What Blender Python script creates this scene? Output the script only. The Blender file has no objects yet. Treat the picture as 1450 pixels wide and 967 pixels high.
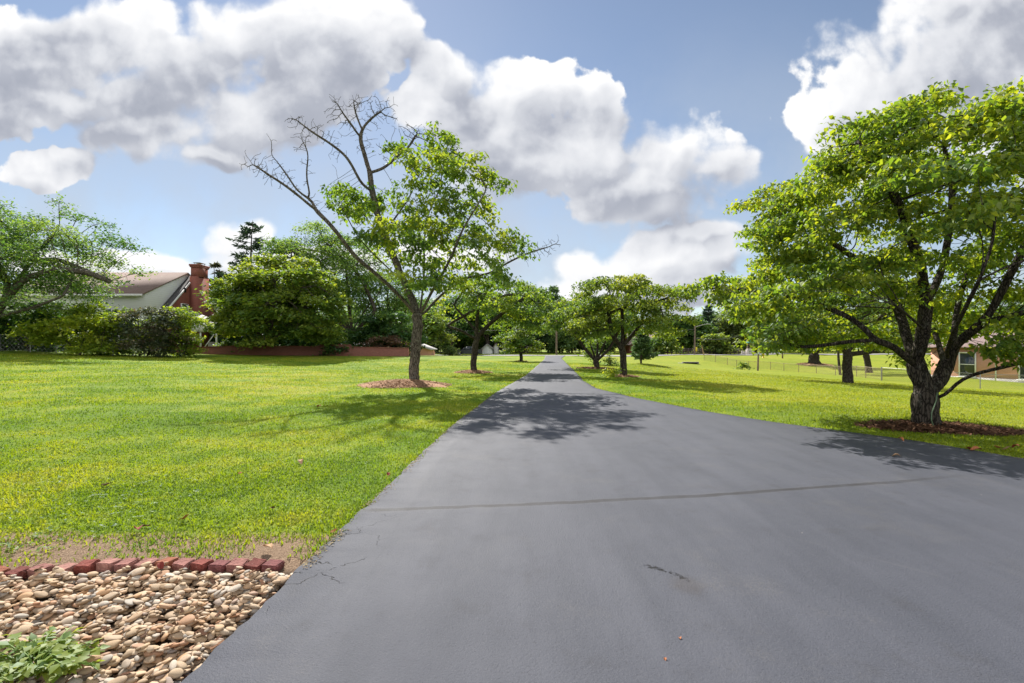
import bpy, math, random
import numpy as np
from mathutils import Vector, Matrix, Euler

R = math.radians
scene = bpy.context.scene
COL = scene.collection

# ------------------------------------------------------------------ camera
F, CX, HV, EYE = 680.0, 725.0, 490.0, 1.45          # focal length and horizon measured on the photograph
cam_d = bpy.data.cameras.new("camera")
cam_d.sensor_width = 36.0
cam_d.lens = 36.0 * F / 1450.0
cam_d.shift_y = 6.5 / 1450.0
cam_d.clip_start = 0.05
cam_d.clip_end = 6000.0
cam = bpy.data.objects.new("camera", cam_d)
COL.objects.link(cam)
cam.location = (0, 0, EYE)
cam.rotation_euler = (R(90), 0, 0)
scene.camera = cam

# ------------------------------------------------------------------ render settings / exposure
scene.render.engine = 'CYCLES'
cy = scene.cycles
cy.use_denoising = True
cy.denoiser = 'OPENIMAGEDENOISE'
cy.use_adaptive_sampling = True
cy.adaptive_threshold = 0.01
cy.max_bounces = 6
cy.diffuse_bounces = 3
cy.glossy_bounces = 2
cy.transmission_bounces = 4
cy.transparent_max_bounces = 4
cy.caustics_reflective = False
cy.caustics_refractive = False
vs = scene.view_settings
vs.view_transform = 'Standard'
vs.look = 'None'
vs.gamma = 1.0
vs.use_curve_mapping = False
vs.exposure = 0.95

# ------------------------------------------------------------------ sun + sky
SUN_AZ, SUN_EL = -20.5, 42.0        # degrees; azimuth from straight ahead, negative = towards the left
SUN_DIR = Vector((math.sin(R(SUN_AZ)) * math.cos(R(SUN_EL)), math.cos(R(SUN_AZ)) * math.cos(R(SUN_EL)), math.sin(R(SUN_EL))))
sun_d = bpy.data.lights.new("sun", 'SUN')
sun_d.energy = 4.6
sun_d.angle = R(0.6)
sun_d.color = (1.0, 0.95, 0.87)
sun = bpy.data.objects.new("sun", sun_d)
COL.objects.link(sun)
sun.rotation_euler = (-SUN_DIR).to_track_quat('-Z', 'Y').to_euler()
sun.location = (-20, 60, 60)

world = bpy.data.worlds.new("World")
scene.world = world
world.use_nodes = True


class NT:
    """small helper that writes shader maths as calls"""
    def __init__(s, tree):
        s.t = tree; s.n = tree.nodes; s.l = tree.links
    def node(s, typ, **kw):
        nd = s.n.new(typ)
        for k, v in kw.items():
            setattr(nd, k, v)
        return nd
    def put(s, sock, v):
        if v is None:
            return
        if isinstance(v, bpy.types.NodeSocket):
            s.l.new(v, sock)
        else:
            sock.default_value = v
    def m(s, op, a, b=None, c=None, clamp=False):
        nd = s.node('ShaderNodeMath', operation=op, use_clamp=clamp)
        s.put(nd.inputs[0], a); s.put(nd.inputs[1], b); s.put(nd.inputs[2], c)
        return nd.outputs[0]
    def v(s, op, a, b=None, c=None, out=0):
        nd = s.node('ShaderNodeVectorMath', operation=op)
        s.put(nd.inputs[0], a)
        if op == 'SCALE':
            s.put(nd.inputs['Scale'], b)
        else:
            s.put(nd.inputs[1], b); s.put(nd.inputs[2], c)
        return nd.outputs['Value'] if op in ('LENGTH', 'DOT_PRODUCT', 'DISTANCE') else nd.outputs[0]
    def mix(s, f, a, b, blend='MIX'):
        nd = s.node('ShaderNodeMix', data_type='RGBA', blend_type=blend)
        s.put(nd.inputs[0], f); s.put(nd.inputs[6], a); s.put(nd.inputs[7], b)
        return nd.outputs[2]
    def step(s, x, lo, hi, a=0.0, b=1.0):
        nd = s.node('ShaderNodeMapRange', interpolation_type='SMOOTHSTEP')
        s.put(nd.inputs[0], x); s.put(nd.inputs[1], lo); s.put(nd.inputs[2], hi); s.put(nd.inputs[3], a); s.put(nd.inputs[4], b)
        return nd.outputs[0]
    def noise(s, vec, scale, detail=4.0, rough=0.5, dist=0.0, col=False, dim='3D'):
        nd = s.node('ShaderNodeTexNoise', noise_dimensions=dim)
        s.put(nd.inputs['Vector'], vec)
        nd.inputs['Scale'].default_value = scale; nd.inputs['Detail'].default_value = detail
        nd.inputs['Roughness'].default_value = rough; nd.inputs['Distortion'].default_value = dist
        return nd.outputs[1] if col else nd.outputs[0]
    def vor(s, vec, scale, feature='F1', out=0, detail=0.0, dim='3D', smooth=None):
        nd = s.node('ShaderNodeTexVoronoi', feature=feature, voronoi_dimensions=dim)
        s.put(nd.inputs['Vector'], vec); nd.inputs['Scale'].default_value = scale
        if 'Detail' in nd.inputs and detail:
            nd.inputs['Detail'].default_value = detail
        if smooth is not None and 'Smoothness' in nd.inputs:
            nd.inputs['Smoothness'].default_value = smooth
        return nd.outputs[out]
    def ramp(s, f, stops):
        nd = s.node('ShaderNodeValToRGB')
        cr = nd.color_ramp
        while len(cr.elements) < len(stops):
            cr.elements.new(0.5)
        for e, (p, c) in zip(cr.elements, stops):
            e.position = p; e.color = (c[0], c[1], c[2], 1)
        s.put(nd.inputs[0], f)
        return nd.outputs[0]
    def xyz(s, vec):
        nd = s.node('ShaderNodeSeparateXYZ'); s.put(nd.inputs[0], vec); return nd.outputs
    def comb(s, x, y, z):
        nd = s.node('ShaderNodeCombineXYZ'); s.put(nd.inputs[0], x); s.put(nd.inputs[1], y); s.put(nd.inputs[2], z); return nd.outputs[0]


def make_sky():
    w = NT(world.node_tree)
    w.n.clear()
    sky = w.node('ShaderNodeTexSky', sky_type='NISHITA')
    sky.sun_disc = False
    sky.sun_elevation = R(SUN_EL)
    sky.sun_rotation = R(SUN_AZ)
    sky.altitude = 300
    sky.air_density = 1.0
    sky.dust_density = 0.12
    sky.ozone_density = 1.3
    tc = w.node('ShaderNodeTexCoord')
    d = w.xyz(tc.outputs['Generated'])
    yy = w.m('MAXIMUM', d[1], 0.06)
    a = w.m('DIVIDE', d[0], yy)
    b = w.m('DIVIDE', d[2], yy)
    p = w.comb(a, b, 0.0)
    # cumulus banks, listed by direction: centre (right, up) and half size as tangents of angles from straight ahead
    px = [  # u, v, ru, rv measured on the sky
        (745, 128, 82, 66), (650, 160, 85, 52), (835, 150, 52, 52), (805, 225, 140, 80), (955, 228, 95, 66), (1030, 232, 58, 52),
        (905, 275, 135, 52), (700, 225, 110, 70), (600, 150, 60, 40),
        (930, 372, 150, 34), (835, 372, 70, 34), (1000, 345, 60, 22), (890, 410, 160, 40),
        (70, 85, 200, 80), (265, 95, 165, 85), (350, 165, 115, 72), (480, 55, 115, 95), (430, 120, 80, 72), (60, 150, 150, 60),
        (210, 185, 130, 40), (550, 30, 60, 45), (110, 30, 120, 38),
        (45, 243, 82, 28), (180, 135, 130, 55), (410, 55, 100, 60), (625, 105, 55, 45), (330, 60, 90, 60), (420, 372, 150, 26), (640, 365, 110, 26), (120, 372, 120, 22), (345, 335, 62, 26), (235, 375, 70, 24), (300, 222, 45, 25),
        (1310, 110, 185, 90), (1420, 50, 190, 110), (1180, 160, 110, 48), (1235, 215, 95, 70), (1340, 20, 100, 50), (1480, 170, 200, 120)]
    blobs = [((u - CX) / F, (HV - v) / F, ru / F, rv / F) for u, v, ru, rv in px]
    sa, sb = SUN_DIR.x / SUN_DIR.y, SUN_DIR.z / SUN_DIR.y
    tow = w.v('NORMALIZE', w.v('SUBTRACT', (sa, sb, 0), p))

    def dens(q, fine=True, amp=1.15, vamp=0.42):
        warp = w.v('SCALE', w.v('SUBTRACT', w.noise(q, 4.5, 3.0, 0.5, col=True, dim='2D'), (0.5, 0.5, 0.5)), 0.10)
        qw = w.v('ADD', q, warp)
        acc = None
        for (cx, cyy, rx, ry) in blobs:
            t = w.v('MULTIPLY_ADD', qw, (1 / rx, 1 / ry, 0), (-cx / rx, -cyy / ry, 0))
            L = w.v('LENGTH', t)
            acc = L if acc is None else w.m('SMOOTH_MIN', acc, L, 0.25)
        s_ = w.m('SUBTRACT', 1.14, acc)
        n1 = w.noise(q, 6.0, 10.0 if fine else 5.0, 0.58, dim='2D')
        v1 = w.vor(qw, 11.0, 'SMOOTH_F1', detail=2.0 if fine else 1.0, dim='2D', smooth=0.35)
        s_ = w.m('MULTIPLY_ADD', w.m('SUBTRACT', n1, 0.5), amp, s_)
        s_ = w.m('MULTIPLY_ADD', w.m('SUBTRACT', 0.42, v1), vamp, s_)
        return s_

    s0 = dens(p)
    s1 = dens(w.v('MULTIPLY_ADD', tow, (0.022, 0.022, 0), p))
    s2 = dens(w.v('MULTIPLY_ADD', tow, (0.10, 0.10, 0), p), False, 0.55, 0.30)
    # rest of the dome (behind the camera, never ahead): broken cloud, unseen, brightened as fill for shaded sides
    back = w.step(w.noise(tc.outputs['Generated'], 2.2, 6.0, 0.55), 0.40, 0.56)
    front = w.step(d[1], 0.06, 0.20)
    soft = w.noise(p, 2.3, 2.0, 0.5, dim='2D')
    edge = w.m('MULTIPLY_ADD', w.step(soft, 0.38, 0.62), 0.38, 0.12)
    cov = w.step(s0, 0.0, edge)
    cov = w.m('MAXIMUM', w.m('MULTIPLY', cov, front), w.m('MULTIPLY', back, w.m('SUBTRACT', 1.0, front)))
    t0 = w.m('MAXIMUM', s0, 0.0); t1 = w.m('MAXIMUM', s1, 0.0); t2 = w.m('MAXIMUM', s2, 0.0)
    tau = w.m('ADD', w.m('MULTIPLY', t0, 0.55), w.m('MULTIPLY', t2, 2.5))
    lit = w.m('EXPONENT', w.m('MULTIPLY', tau, -0.50))
    emb = w.m('MULTIPLY', w.m('SUBTRACT', s0, s1), 0.55)
    emb = w.m('MINIMUM', w.m('MAXIMUM', emb, -0.09), 0.20)
    lit = w.m('ADD', lit, emb, clamp=True)
    col = w.ramp(lit, [(0.0, (0.172, 0.187, 0.228)), (0.25, (0.245, 0.258, 0.296)), (0.5, (0.385, 0.395, 0.42)), (0.75, (0.47, 0.475, 0.49)), (1.0, (0.55, 0.55, 0.55))])
    col = w.mix(front, (0.72, 0.715, 0.71, 1), col)  # unseen cloud behind gets a raised, even brightness as added fill light
    bg_s = w.node('ShaderNodeBackground'); hs = w.node('ShaderNodeHueSaturation'); hs.inputs['Saturation'].default_value = 0.86; hs.inputs['Value'].default_value = 1.0; w.l.new(sky.outputs[0], hs.inputs['Color']); veil = w.m('MULTIPLY', w.step(w.noise(p, 1.5, 6.0, 0.6, dim='2D'), 0.30, 0.68), w.m('MULTIPLY', w.step(b, 0.80, 0.05), 0.88)); sk_ = w.mix(w.m('MULTIPLY', veil, front), hs.outputs[0], (4.7, 5.2, 5.9, 1)); w.l.new(sk_, bg_s.inputs[0]); bg_s.inputs[1].default_value = 0.062
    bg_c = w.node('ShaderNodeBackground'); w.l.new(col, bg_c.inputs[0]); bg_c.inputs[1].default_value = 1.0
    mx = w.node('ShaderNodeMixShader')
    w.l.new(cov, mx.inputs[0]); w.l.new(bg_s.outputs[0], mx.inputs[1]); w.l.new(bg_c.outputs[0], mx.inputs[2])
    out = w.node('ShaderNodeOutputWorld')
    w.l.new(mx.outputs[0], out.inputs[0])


make_sky()
world.cycles.sampling_method = 'MANUAL'
world.cycles.sample_map_resolution = 512

# ------------------------------------------------------------------ mesh helpers
def build_mesh(name, verts, quads=None, tris=None, mat=None, smooth=False, tint=None):
    """verts (n,3); quads (k,4); tris (k,3); tint: per-face float (quads first, then tris)"""
    verts = np.asarray(verts, np.float32)
    q = np.zeros((0, 4), np.int32) if quads is None else np.asarray(quads, np.int32).reshape(-1, 4)
    t = np.zeros((0, 3), np.int32) if tris is None else np.asarray(tris, np.int32).reshape(-1, 3)
    me = bpy.data.meshes.new(name)
    me.vertices.add(len(verts)); me.vertices.foreach_set('co', verts.ravel())
    loops = np.concatenate([q.ravel(), t.ravel()]).astype(np.int32)
    me.loops.add(len(loops)); me.loops.foreach_set('vertex_index', loops)
    starts = np.concatenate([np.arange(len(q)) * 4, len(q) * 4 + np.arange(len(t)) * 3]).astype(np.int32)
    me.polygons.add(len(starts)); me.polygons.foreach_set('loop_start', starts)
    me.update(calc_edges=True)
    me.validate()
    if smooth:
        me.polygons.foreach_set('use_smooth', np.ones(len(me.polygons), bool))
    if tint is not None and len(tint) == len(me.polygons):
        at = me.attributes.new('tint', 'FLOAT', 'FACE')
        at.data.foreach_set('value', np.asarray(tint, np.float32))
    for mm in (mat if isinstance(mat, (list, tuple)) else [mat]):
        if mm is not None:
            me.materials.append(mm)
    return me


def link(name, me, parent=None, loc=(0, 0, 0), rot=(0, 0, 0), label=None, cat=None, group=None, kind=None):
    o = bpy.data.objects.new(name, me)
    COL.objects.link(o)
    o.location = loc; o.rotation_euler = rot
    if parent is not None:
        o.parent = parent
    if label: o['label'] = label
    if cat: o['category'] = cat
    if group: o['group'] = group
    if kind: o['kind'] = kind
    return o


def thing(name, label, cat, loc=(0, 0, 0), rz=0.0, group=None):
    return link(name, None, None, loc, (0, 0, rz), label, cat, group)


class MB:
    """collects simple solids and builds them as one mesh"""
    def __init__(s):
        s.V = []; s.Q = []; s.T = []; s.n = 0
    def add(s, v, q=None, t=None):
        v = np.asarray(v, float).reshape(-1, 3)
        if q is not None and len(q): s.Q.append(np.asarray(q, int).reshape(-1, 4) + s.n)
        if t is not None and len(t): s.T.append(np.asarray(t, int).reshape(-1, 3) + s.n)
        s.V.append(v); s.n += len(v)
        return s
    def box(s, c, size, rot=None, taper=1.0):
        x, y, z = [k / 2 for k in size]
        v = np.array([[-x, -y, -z], [x, -y, -z], [x, y, -z], [-x, y, -z], [-x * taper, -y * taper, z], [x * taper, -y * taper, z], [x * taper, y * taper, z], [-x * taper, y * taper, z]])
        if rot is not None:
            v = v @ np.array(Euler(rot).to_matrix()).T
        return s.add(v + np.array(c), [[0, 3, 2, 1], [4, 5, 6, 7], [0, 1, 5, 4], [1, 2, 6, 5], [2, 3, 7, 6], [3, 0, 4, 7]])
    def tube(s, pts, rad, sides=8, cap=True):
        pts = np.asarray(pts, float); k = len(pts)
        rad = np.broadcast_to(np.asarray(rad, float), (k,))
        tg = np.gradient(pts, axis=0); tg /= np.linalg.norm(tg, axis=1)[:, None] + 1e-9
        ref = np.array([0, 0, 1.0]) if abs(np.mean(np.abs(tg[:, 2]))) < 0.8 else np.array([0, 1.0, 0])
        n1 = np.cross(tg, ref); n1 /= np.linalg.norm(n1, axis=1)[:, None] + 1e-9
        n2 = np.cross(tg, n1)
        th = np.arange(sides) / sides * 2 * np.pi
        ring = pts[:, None] + rad[:, None, None] * (np.cos(th)[None, :, None] * n1[:, None] + np.sin(th)[None, :, None] * n2[:, None])
        v = ring.reshape(-1, 3)
        i = np.arange(k - 1)[:, None] * sides; j = np.arange(sides)[None]; jn = (j + 1) % sides
        q = np.stack([i + j, i + sides + j, i + sides + jn, i + jn], -1).reshape(-1, 4)
        t = []
        if cap:
            v = np.vstack([v, pts[:1], pts[-1:]])
            b0, b1 = k * sides, k * sides + 1
            for a in range(sides):
                t.append([b0, a, (a + 1) % sides]); t.append([b1, (k - 1) * sides + (a + 1) % sides, (k - 1) * sides + a])
        return s.add(v, q, t)
    def prism(s, poly, axis, lo, hi):
        """polygon (2D list, convex or simple quad/tri fan safe) extruded along axis 'x','y' or 'z'"""
        k = len(poly)
        def p3(a, b, c):
            return {'x': (c, a, b), 'y': (a, c, b), 'z': (a, b, c)}[axis]
        v = [p3(a, b, lo) for a, b in poly] + [p3(a, b, hi) for a, b in poly]
        q = [[i, (i + 1) % k, k + (i + 1) % k, k + i] for i in range(k)]
        t = [[0, i + 1, i] for i in range(1, k - 1)] + [[k, k + i, k + i + 1] for i in range(1, k - 1)]
        return s.add(v, q, t)
    def mesh(s, name, mat, smooth=False, tint=None):
        V = np.vstack(s.V); Q = np.vstack(s.Q) if s.Q else None; T = np.vstack(s.T) if s.T else None
        me = build_mesh(name, V, Q, T, mat, smooth, tint)
        return me
    def build(s, name, mat, parent=None, smooth=False, bevel=0.0, **kw):
        me = s.mesh(name, mat, smooth)
        o = link(name, me, parent, **kw)
        import bmesh
        bm = bmesh.new(); bm.from_mesh(me); bmesh.ops.recalc_face_normals(bm, faces=bm.faces)
        if bevel:
            bmesh.ops.bevel(bm, geom=[e for e in bm.edges if len(e.link_faces) == 2 and e.calc_face_angle(0) > 0.6], offset=bevel, segments=2, affect='EDGES', profile=0.6)
        bm.to_mesh(me); bm.free()
        if smooth:
            me.set_sharp_from_angle(angle=R(40))
        return o


# ------------------------------------------------------------------ materials
def new_mat(name):
    mt = bpy.data.materials.new(name); mt.use_nodes = True
    w = NT(mt.node_tree); w.n.clear()
    out = w.node('ShaderNodeOutputMaterial')
    return mt, w, out


def principled(w, out, base, rough=0.6, spec=0.5, metal=0.0, normal=None):
    b = w.node('ShaderNodeBsdfPrincipled')
    w.put(b.inputs['Base Color'], base if isinstance(base, bpy.types.NodeSocket) else (*base, 1))
    w.put(b.inputs['Roughness'], rough); w.put(b.inputs['Metallic'], metal)
    w.put(b.inputs['Specular IOR Level'], spec)
    if normal is not None:
        w.l.new(normal, b.inputs['Normal'])
    w.l.new(b.outputs[0], out.inputs[0])
    return b


def bump(w, h, strength=0.5, dist=0.02):
    nd = w.node('ShaderNodeBump'); w.put(nd.inputs['Height'], h)
    nd.inputs['Strength'].default_value = strength; nd.inputs['Distance'].default_value = dist
    return nd.outputs[0]


def mat_plain(name, col, rough=0.6, metal=0.0, var=0.25, scale=6.0, spec=0.4, bmp=0.0):
    mt, w, out = new_mat(name)
    tc = w.node('ShaderNodeTexCoord').outputs['Object']
    n = w.noise(tc, scale, 5.0, 0.6)
    c = w.mix(w.step(n, 0.3, 0.7), (*[k * (1 - var) for k in col], 1), (*[min(1, k * (1 + var)) for k in col], 1))
    nrm = bump(w, w.noise(tc, scale * 6, 4.0, 0.6), bmp, 0.02) if bmp else None
    principled(w, out, c, rough, spec, metal, nrm)
    return mt


def mat_leaf(name, dark, mid, light, trans=0.45, tcol=None, gloss=0.05):
    mt, w, out = new_mat(name)
    at = w.node('ShaderNodeAttribute', attribute_name='tint').outputs['Fac']
    c = w.ramp(at, [(0.0, dark), (0.55, mid), (1.0, light)])
    df = w.node('ShaderNodeBsdfDiffuse'); w.l.new(c, df.inputs[0])
    tr = w.node('ShaderNodeBsdfTranslucent')
    tm = w.mix(1.0, c, (*(tcol or (1.9, 1.75, 0.7)), 1), 'MULTIPLY'); w.l.new(tm, tr.inputs[0])
    m1 = w.node('ShaderNodeMixShader'); m1.inputs[0].default_value = trans
    w.l.new(df.outputs[0], m1.inputs[1]); w.l.new(tr.outputs[0], m1.inputs[2])
    gl = w.node('ShaderNodeBsdfGlossy'); gl.inputs['Roughness'].default_value = 0.55; gl.inputs[0].default_value = (0.9, 0.95, 1, 1)
    m2 = w.node('ShaderNodeMixShader')
    lw = w.node('ShaderNodeLayerWeight'); lw.inputs[0].default_value = 0.25
    w.l.new(w.m('MULTIPLY_ADD', lw.outputs[0], 0.06, gloss * 0.6), m2.inputs[0])
    w.l.new(m1.outputs[0], m2.inputs[1]); w.l.new(gl.outputs[0], m2.inputs[2])
    w.l.new(m2.outputs[0], out.inputs[0])
    return mt


def mat_bark(name, dark, light, lichen=0.35, sc=1.0):
    mt, w, out = new_mat(name)
    tc = w.node('ShaderNodeTexCoord').outputs['Object']
    st = w.v('MULTIPLY', tc, (1.0, 1.0, 0.13))
    wob = w.v('MULTIPLY_ADD', w.noise(tc, 5 * sc, 3, 0.5, col=True), (0.09, 0.09, 0.05), st)
    cell = w.vor(wob, 26 * sc, 'DISTANCE_TO_EDGE')
    n = w.noise(wob, 14 * sc, 6, 0.65)
    h = w.m('ADD', w.step(cell, 0.0, 0.22), w.m('MULTIPLY', n, 0.7))
    c = w.mix(w.step(h, 0.35, 1.35), (*dark, 1), (*light, 1))
    li = w.m('MULTIPLY', w.step(w.noise(tc, 7 * sc, 6, 0.7), 0.55, 0.66), lichen)
    c = w.mix(li, c, (0.30, 0.30, 0.26, 1))
    principled(w, out, c, 0.9, 0.2, 0, bump(w, h, 0.8, 0.025))
    return mt


def mat_brick(name, c1, c2, mortar, bw=0.215, bh=0.072, rough=0.85, plane='xz'):
    mt, w, out = new_mat(name)
    tc = w.node('ShaderNodeTexCoord').outputs['Object']
    s = w.xyz(tc)
    hor = w.m('ADD', s[0], s[1])
    v = w.comb(hor, s[2], 0.0)
    br = w.node('ShaderNodeTexBrick')
    w.l.new(v, br.inputs['Vector'])
    br.inputs['Color1'].default_value = (*c1, 1); br.inputs['Color2'].default_value = (*c2, 1); br.inputs['Mortar'].default_value = (*mortar, 1)
    br.inputs['Scale'].default_value = 1.0; br.inputs['Mortar Size'].default_value = 0.006
    br.inputs['Brick Width'].default_value = bw; br.inputs['Row Height'].default_value = bh
    c = w.mix(w.m('MULTIPLY', w.noise(tc, 1.3, 5, 0.6), 0.5), br.outputs[0], (*[k * 0.55 for k in c1], 1))
    principled(w, out, c, rough, 0.3, 0, bump(w, br.outputs[1], -0.4, 0.01))
    return mt


def mat_shingle(name, c1, c2):
    mt, w, out = new_mat(name)
    tc = w.node('ShaderNodeTexCoord').outputs['Object']
    s = w.xyz(tc)
    v = w.comb(w.m('ADD', s[0], w.m('MULTIPLY', s[1], 0.37)), w.m('MULTIPLY_ADD', s[1], 0.8, s[2]), 0.0)
    br = w.node('ShaderNodeTexBrick'); w.l.new(v, br.inputs['Vector'])
    br.inputs['Color1'].default_value = (*c1, 1); br.inputs['Color2'].default_value = (*c2, 1); br.inputs['Mortar'].default_value = (*[k * 0.5 for k in c1], 1)
    br.inputs['Scale'].default_value = 1.0; br.inputs['Mortar Size'].default_value = 0.012
    br.inputs['Brick Width'].default_value = 0.33; br.inputs['Row Height'].default_value = 0.17
    c = w.mix(w.m('MULTIPLY', w.noise(tc, 0.7, 6, 0.65), 0.6), br.outputs[0], (*[k * 0.7 for k in c2], 1))
    principled(w, out, c, 0.9, 0.2)
    return mt


def mat_siding(name, col):
    mt, w, out = new_mat(name)
    tc = w.node('ShaderNodeTexCoord').outputs['Object']
    z = w.xyz(tc)[2]
    f = w.m('FRACT', w.m('MULTIPLY', z, 1 / 0.2))
    c = w.mix(w.step(f, 0.0, 0.10), (*[k * 0.62 for k in col], 1), (*col, 1))
    c = w.mix(w.m('MULTIPLY', w.noise(tc, 0.8, 5, 0.6), 0.25), c, (*[k * 0.8 for k in col], 1))
    principled(w, out, c, 0.55, 0.4, 0, bump(w, f, 0.3, 0.02))
    return mt


BARK = mat_bark("bark_grey_brown", (0.040, 0.033, 0.027), (0.175, 0.150, 0.125), 0.55)
BARK_D = mat_bark("bark_dark", (0.018, 0.015, 0.012), (0.085, 0.070, 0.058), 0.25)
BARK_F = mat_bark("bark_far", (0.03, 0.025, 0.02), (0.12, 0.10, 0.08), 0.2, 0.5)
LEAF_DOG = mat_leaf("leaf_dogwood", (0.050, 0.118, 0.026), (0.135, 0.225, 0.026), (0.285, 0.340, 0.034), 0.59, (1.9, 1.7, 0.65))
LEAF_DOG2 = mat_leaf("leaf_dogwood_yellowing", (0.065, 0.135, 0.026), (0.135, 0.235, 0.030), (0.25, 0.32, 0.045), 0.56, (1.75, 1.55, 0.65))
LEAF_OLIVE = mat_leaf("leaf_olive", (0.075, 0.135, 0.030), (0.150, 0.220, 0.035), (0.27, 0.31, 0.06), 0.5)
LEAF_BRIGHT = mat_leaf("leaf_bright_green", (0.060, 0.135, 0.026), (0.130, 0.220, 0.030), (0.25, 0.31, 0.045), 0.50, (1.8, 1.6, 0.7))
LEAF_COOL = mat_leaf("leaf_cool_green", (0.055, 0.130, 0.045), (0.105, 0.205, 0.055), (0.19, 0.28, 0.07), 0.48)
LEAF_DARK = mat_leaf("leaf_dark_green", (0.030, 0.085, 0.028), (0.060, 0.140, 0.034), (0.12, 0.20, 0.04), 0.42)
LEAF_GOLD = mat_leaf("leaf_yellow_green", (0.14, 0.23, 0.02), (0.25, 0.34, 0.03), (0.37, 0.41, 0.05), 0.52)
LEAF_PALE = mat_leaf("leaf_pale_green", (0.08, 0.14, 0.045), (0.14, 0.20, 0.06), (0.24, 0.27, 0.10), 0.40)
LEAF_MAROON = mat_leaf("leaf_maroon", (0.045, 0.075, 0.035), (0.090, 0.110, 0.050), (0.19, 0.15, 0.10), 0.36, (1.5, 1.3, 0.9))
LEAF_RUST = mat_leaf("leaf_rust", (0.09, 0.05, 0.03), (0.16, 0.09, 0.05), (0.22, 0.15, 0.08), 0.30, (1.5, 1.3, 0.9))
NEEDLE = mat_leaf("needles_dark", (0.026, 0.060, 0.038), (0.045, 0.090, 0.052), (0.08, 0.125, 0.065), 0.25, (1.4, 1.4, 0.9))
NEEDLE_L = mat_leaf("needles_blue_green", (0.07, 0.14, 0.06), (0.13, 0.22, 0.09), (0.22, 0.30, 0.13), 0.40, (1.4, 1.4, 0.9))
# ------------------------------------------------------------------ terrain
def at(u, v, Y):
    """the point seen at (u, v) of the photograph at distance Y: used only to measure where things stand"""
    return ((u - CX) / F * Y, Y, EYE - (v - HV) / F * Y)

DRIVE_L = [(-1.60, -6.0), (-1.45, 0.0), (-1.39, 2.07), (-1.36, 2.6), (-1.35, 3.18), (-1.31, 4.27), (-1.23, 5.45), (-1.09, 8.5), (-0.48, 14.9), (0.69, 23.5), (3.5, 51.9), (5.0, 72.0)]
DRIVE_R = [(8.0, 72.0), (5.77, 56.0), (3.35, 24.5), (2.95, 20.0), (2.85, 16.2), (3.40, 13.2), (4.24, 10.5), (4.94, 8.96), (6.09, 7.2), (6.49, 6.09), (7.6, 4.6), (9.2, 3.0), (11.0, 0.5), (12.0, -6.0)]
DRIVE = np.array(DRIVE_L + DRIVE_R)


def poly_dist(x, y, poly):
    """signed distance to a closed polygon, negative inside"""
    x = np.asarray(x, float); y = np.asarray(y, float)
    d = np.full(x.shape, 1e9); ins = np.zeros(x.shape, bool)
    for i in range(len(poly)):
        ax, ay = poly[i]; bx, by = poly[(i + 1) % len(poly)]
        ex, ey = bx - ax, by - ay
        t = np.clip(((x - ax) * ex + (y - ay) * ey) / (ex * ex + ey * ey), 0, 1)
        d = np.minimum(d, np.hypot(x - ax - t * ex, y - ay - t * ey))
        c = ((ay > y) != (by > y)) & (x < (bx - ax) * (y - ay) / (by - ay + 1e-12) + ax)
        ins ^= c
    return np.where(ins, -d, d)


CTRL = [at(0, 497, 32), at(150, 501, 34), at(300, 504, 37), at(450, 504.5, 41), at(575, 504, 45), at(600, 503.5, 55), at(655, 504, 76),
        at(0, 545, 14.0), at(0, 600, 8.0), at(250, 540, 17), at(400, 540, 18.5), at(300, 600, 8.8), at(585, 545, 17.9), at(670, 528, 26), at(738, 512, 44.8), at(450, 520, 31),
        at(882, 533, 22.9), at(845, 522, 31), at(908, 514, 41), at(1000, 503, 76), at(1110, 501.0, 88),
        at(1312, 604, 8.65), at(1000, 560, 14.5), at(1100, 560, 15.5), at(1200, 541, 29), at(1388, 551, 33), at(1248, 539.5, 37), at(1183, 532, 49), at(1156, 528, 57), at(1110, 524, 61),
        at(1043, 522, 62), at(997, 513, 66), at(1350, 533, 42), at(1450, 542, 37), at(1075, 525, 50), at(1228, 526.5, 53), at(1153, 512, 70), at(1420, 590, 11), at(1450, 600, 10.6),
        at(960, 520, 48), at(1000, 530, 33), (-25, 2, 0.35), (-14, -10, 0.1), (14, -6, -0.1), (25, 4, -0.7), (45, 10, -1.8), (60, 45, -1.9), (50, 70, -1.2), (-45, 40, 1.0), (-60, 20, 1.2), (-45, 60, 1.0), (-33, 50, 1.0),
        (-20, 70, 0.2), (-30, 85, 0.0), (0, 85, 0.0), (20, 82, -0.15), (40, 90, -0.15), (60, 95, -0.2), (-5, 3, 0.0), (-5, 7, 0.0), (-8, 4, 0.03), (0, 60, 0.0), (6, 63, 0.0), (2, 40, 0), (4.5, 36, -0.02), (0, 110, 0), (-60, 110, 0.3), (70, 120, 0)]
for rr in (160, 260, 420):
    for k in range(10):
        CTRL.append((rr * math.cos(k * math.pi / 5), rr * math.sin(k * math.pi / 5) + 30, 0.0))
CTRL = np.array(CTRL)


def _phi(r):
    return r                                      # biharmonic in 3D: stays tame between far apart points


_A = _phi(np.hypot(CTRL[:, None, 0] - CTRL[None, :, 0], CTRL[:, None, 1] - CTRL[None, :, 1])) - np.eye(len(CTRL)) * 0.35
_n = len(CTRL)
_M = np.zeros((_n + 1, _n + 1)); _M[:_n, :_n] = _A; _M[:_n, _n] = 1; _M[_n, :_n] = 1
_W = np.linalg.solve(_M, np.concatenate([CTRL[:, 2], [0]]))


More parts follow.
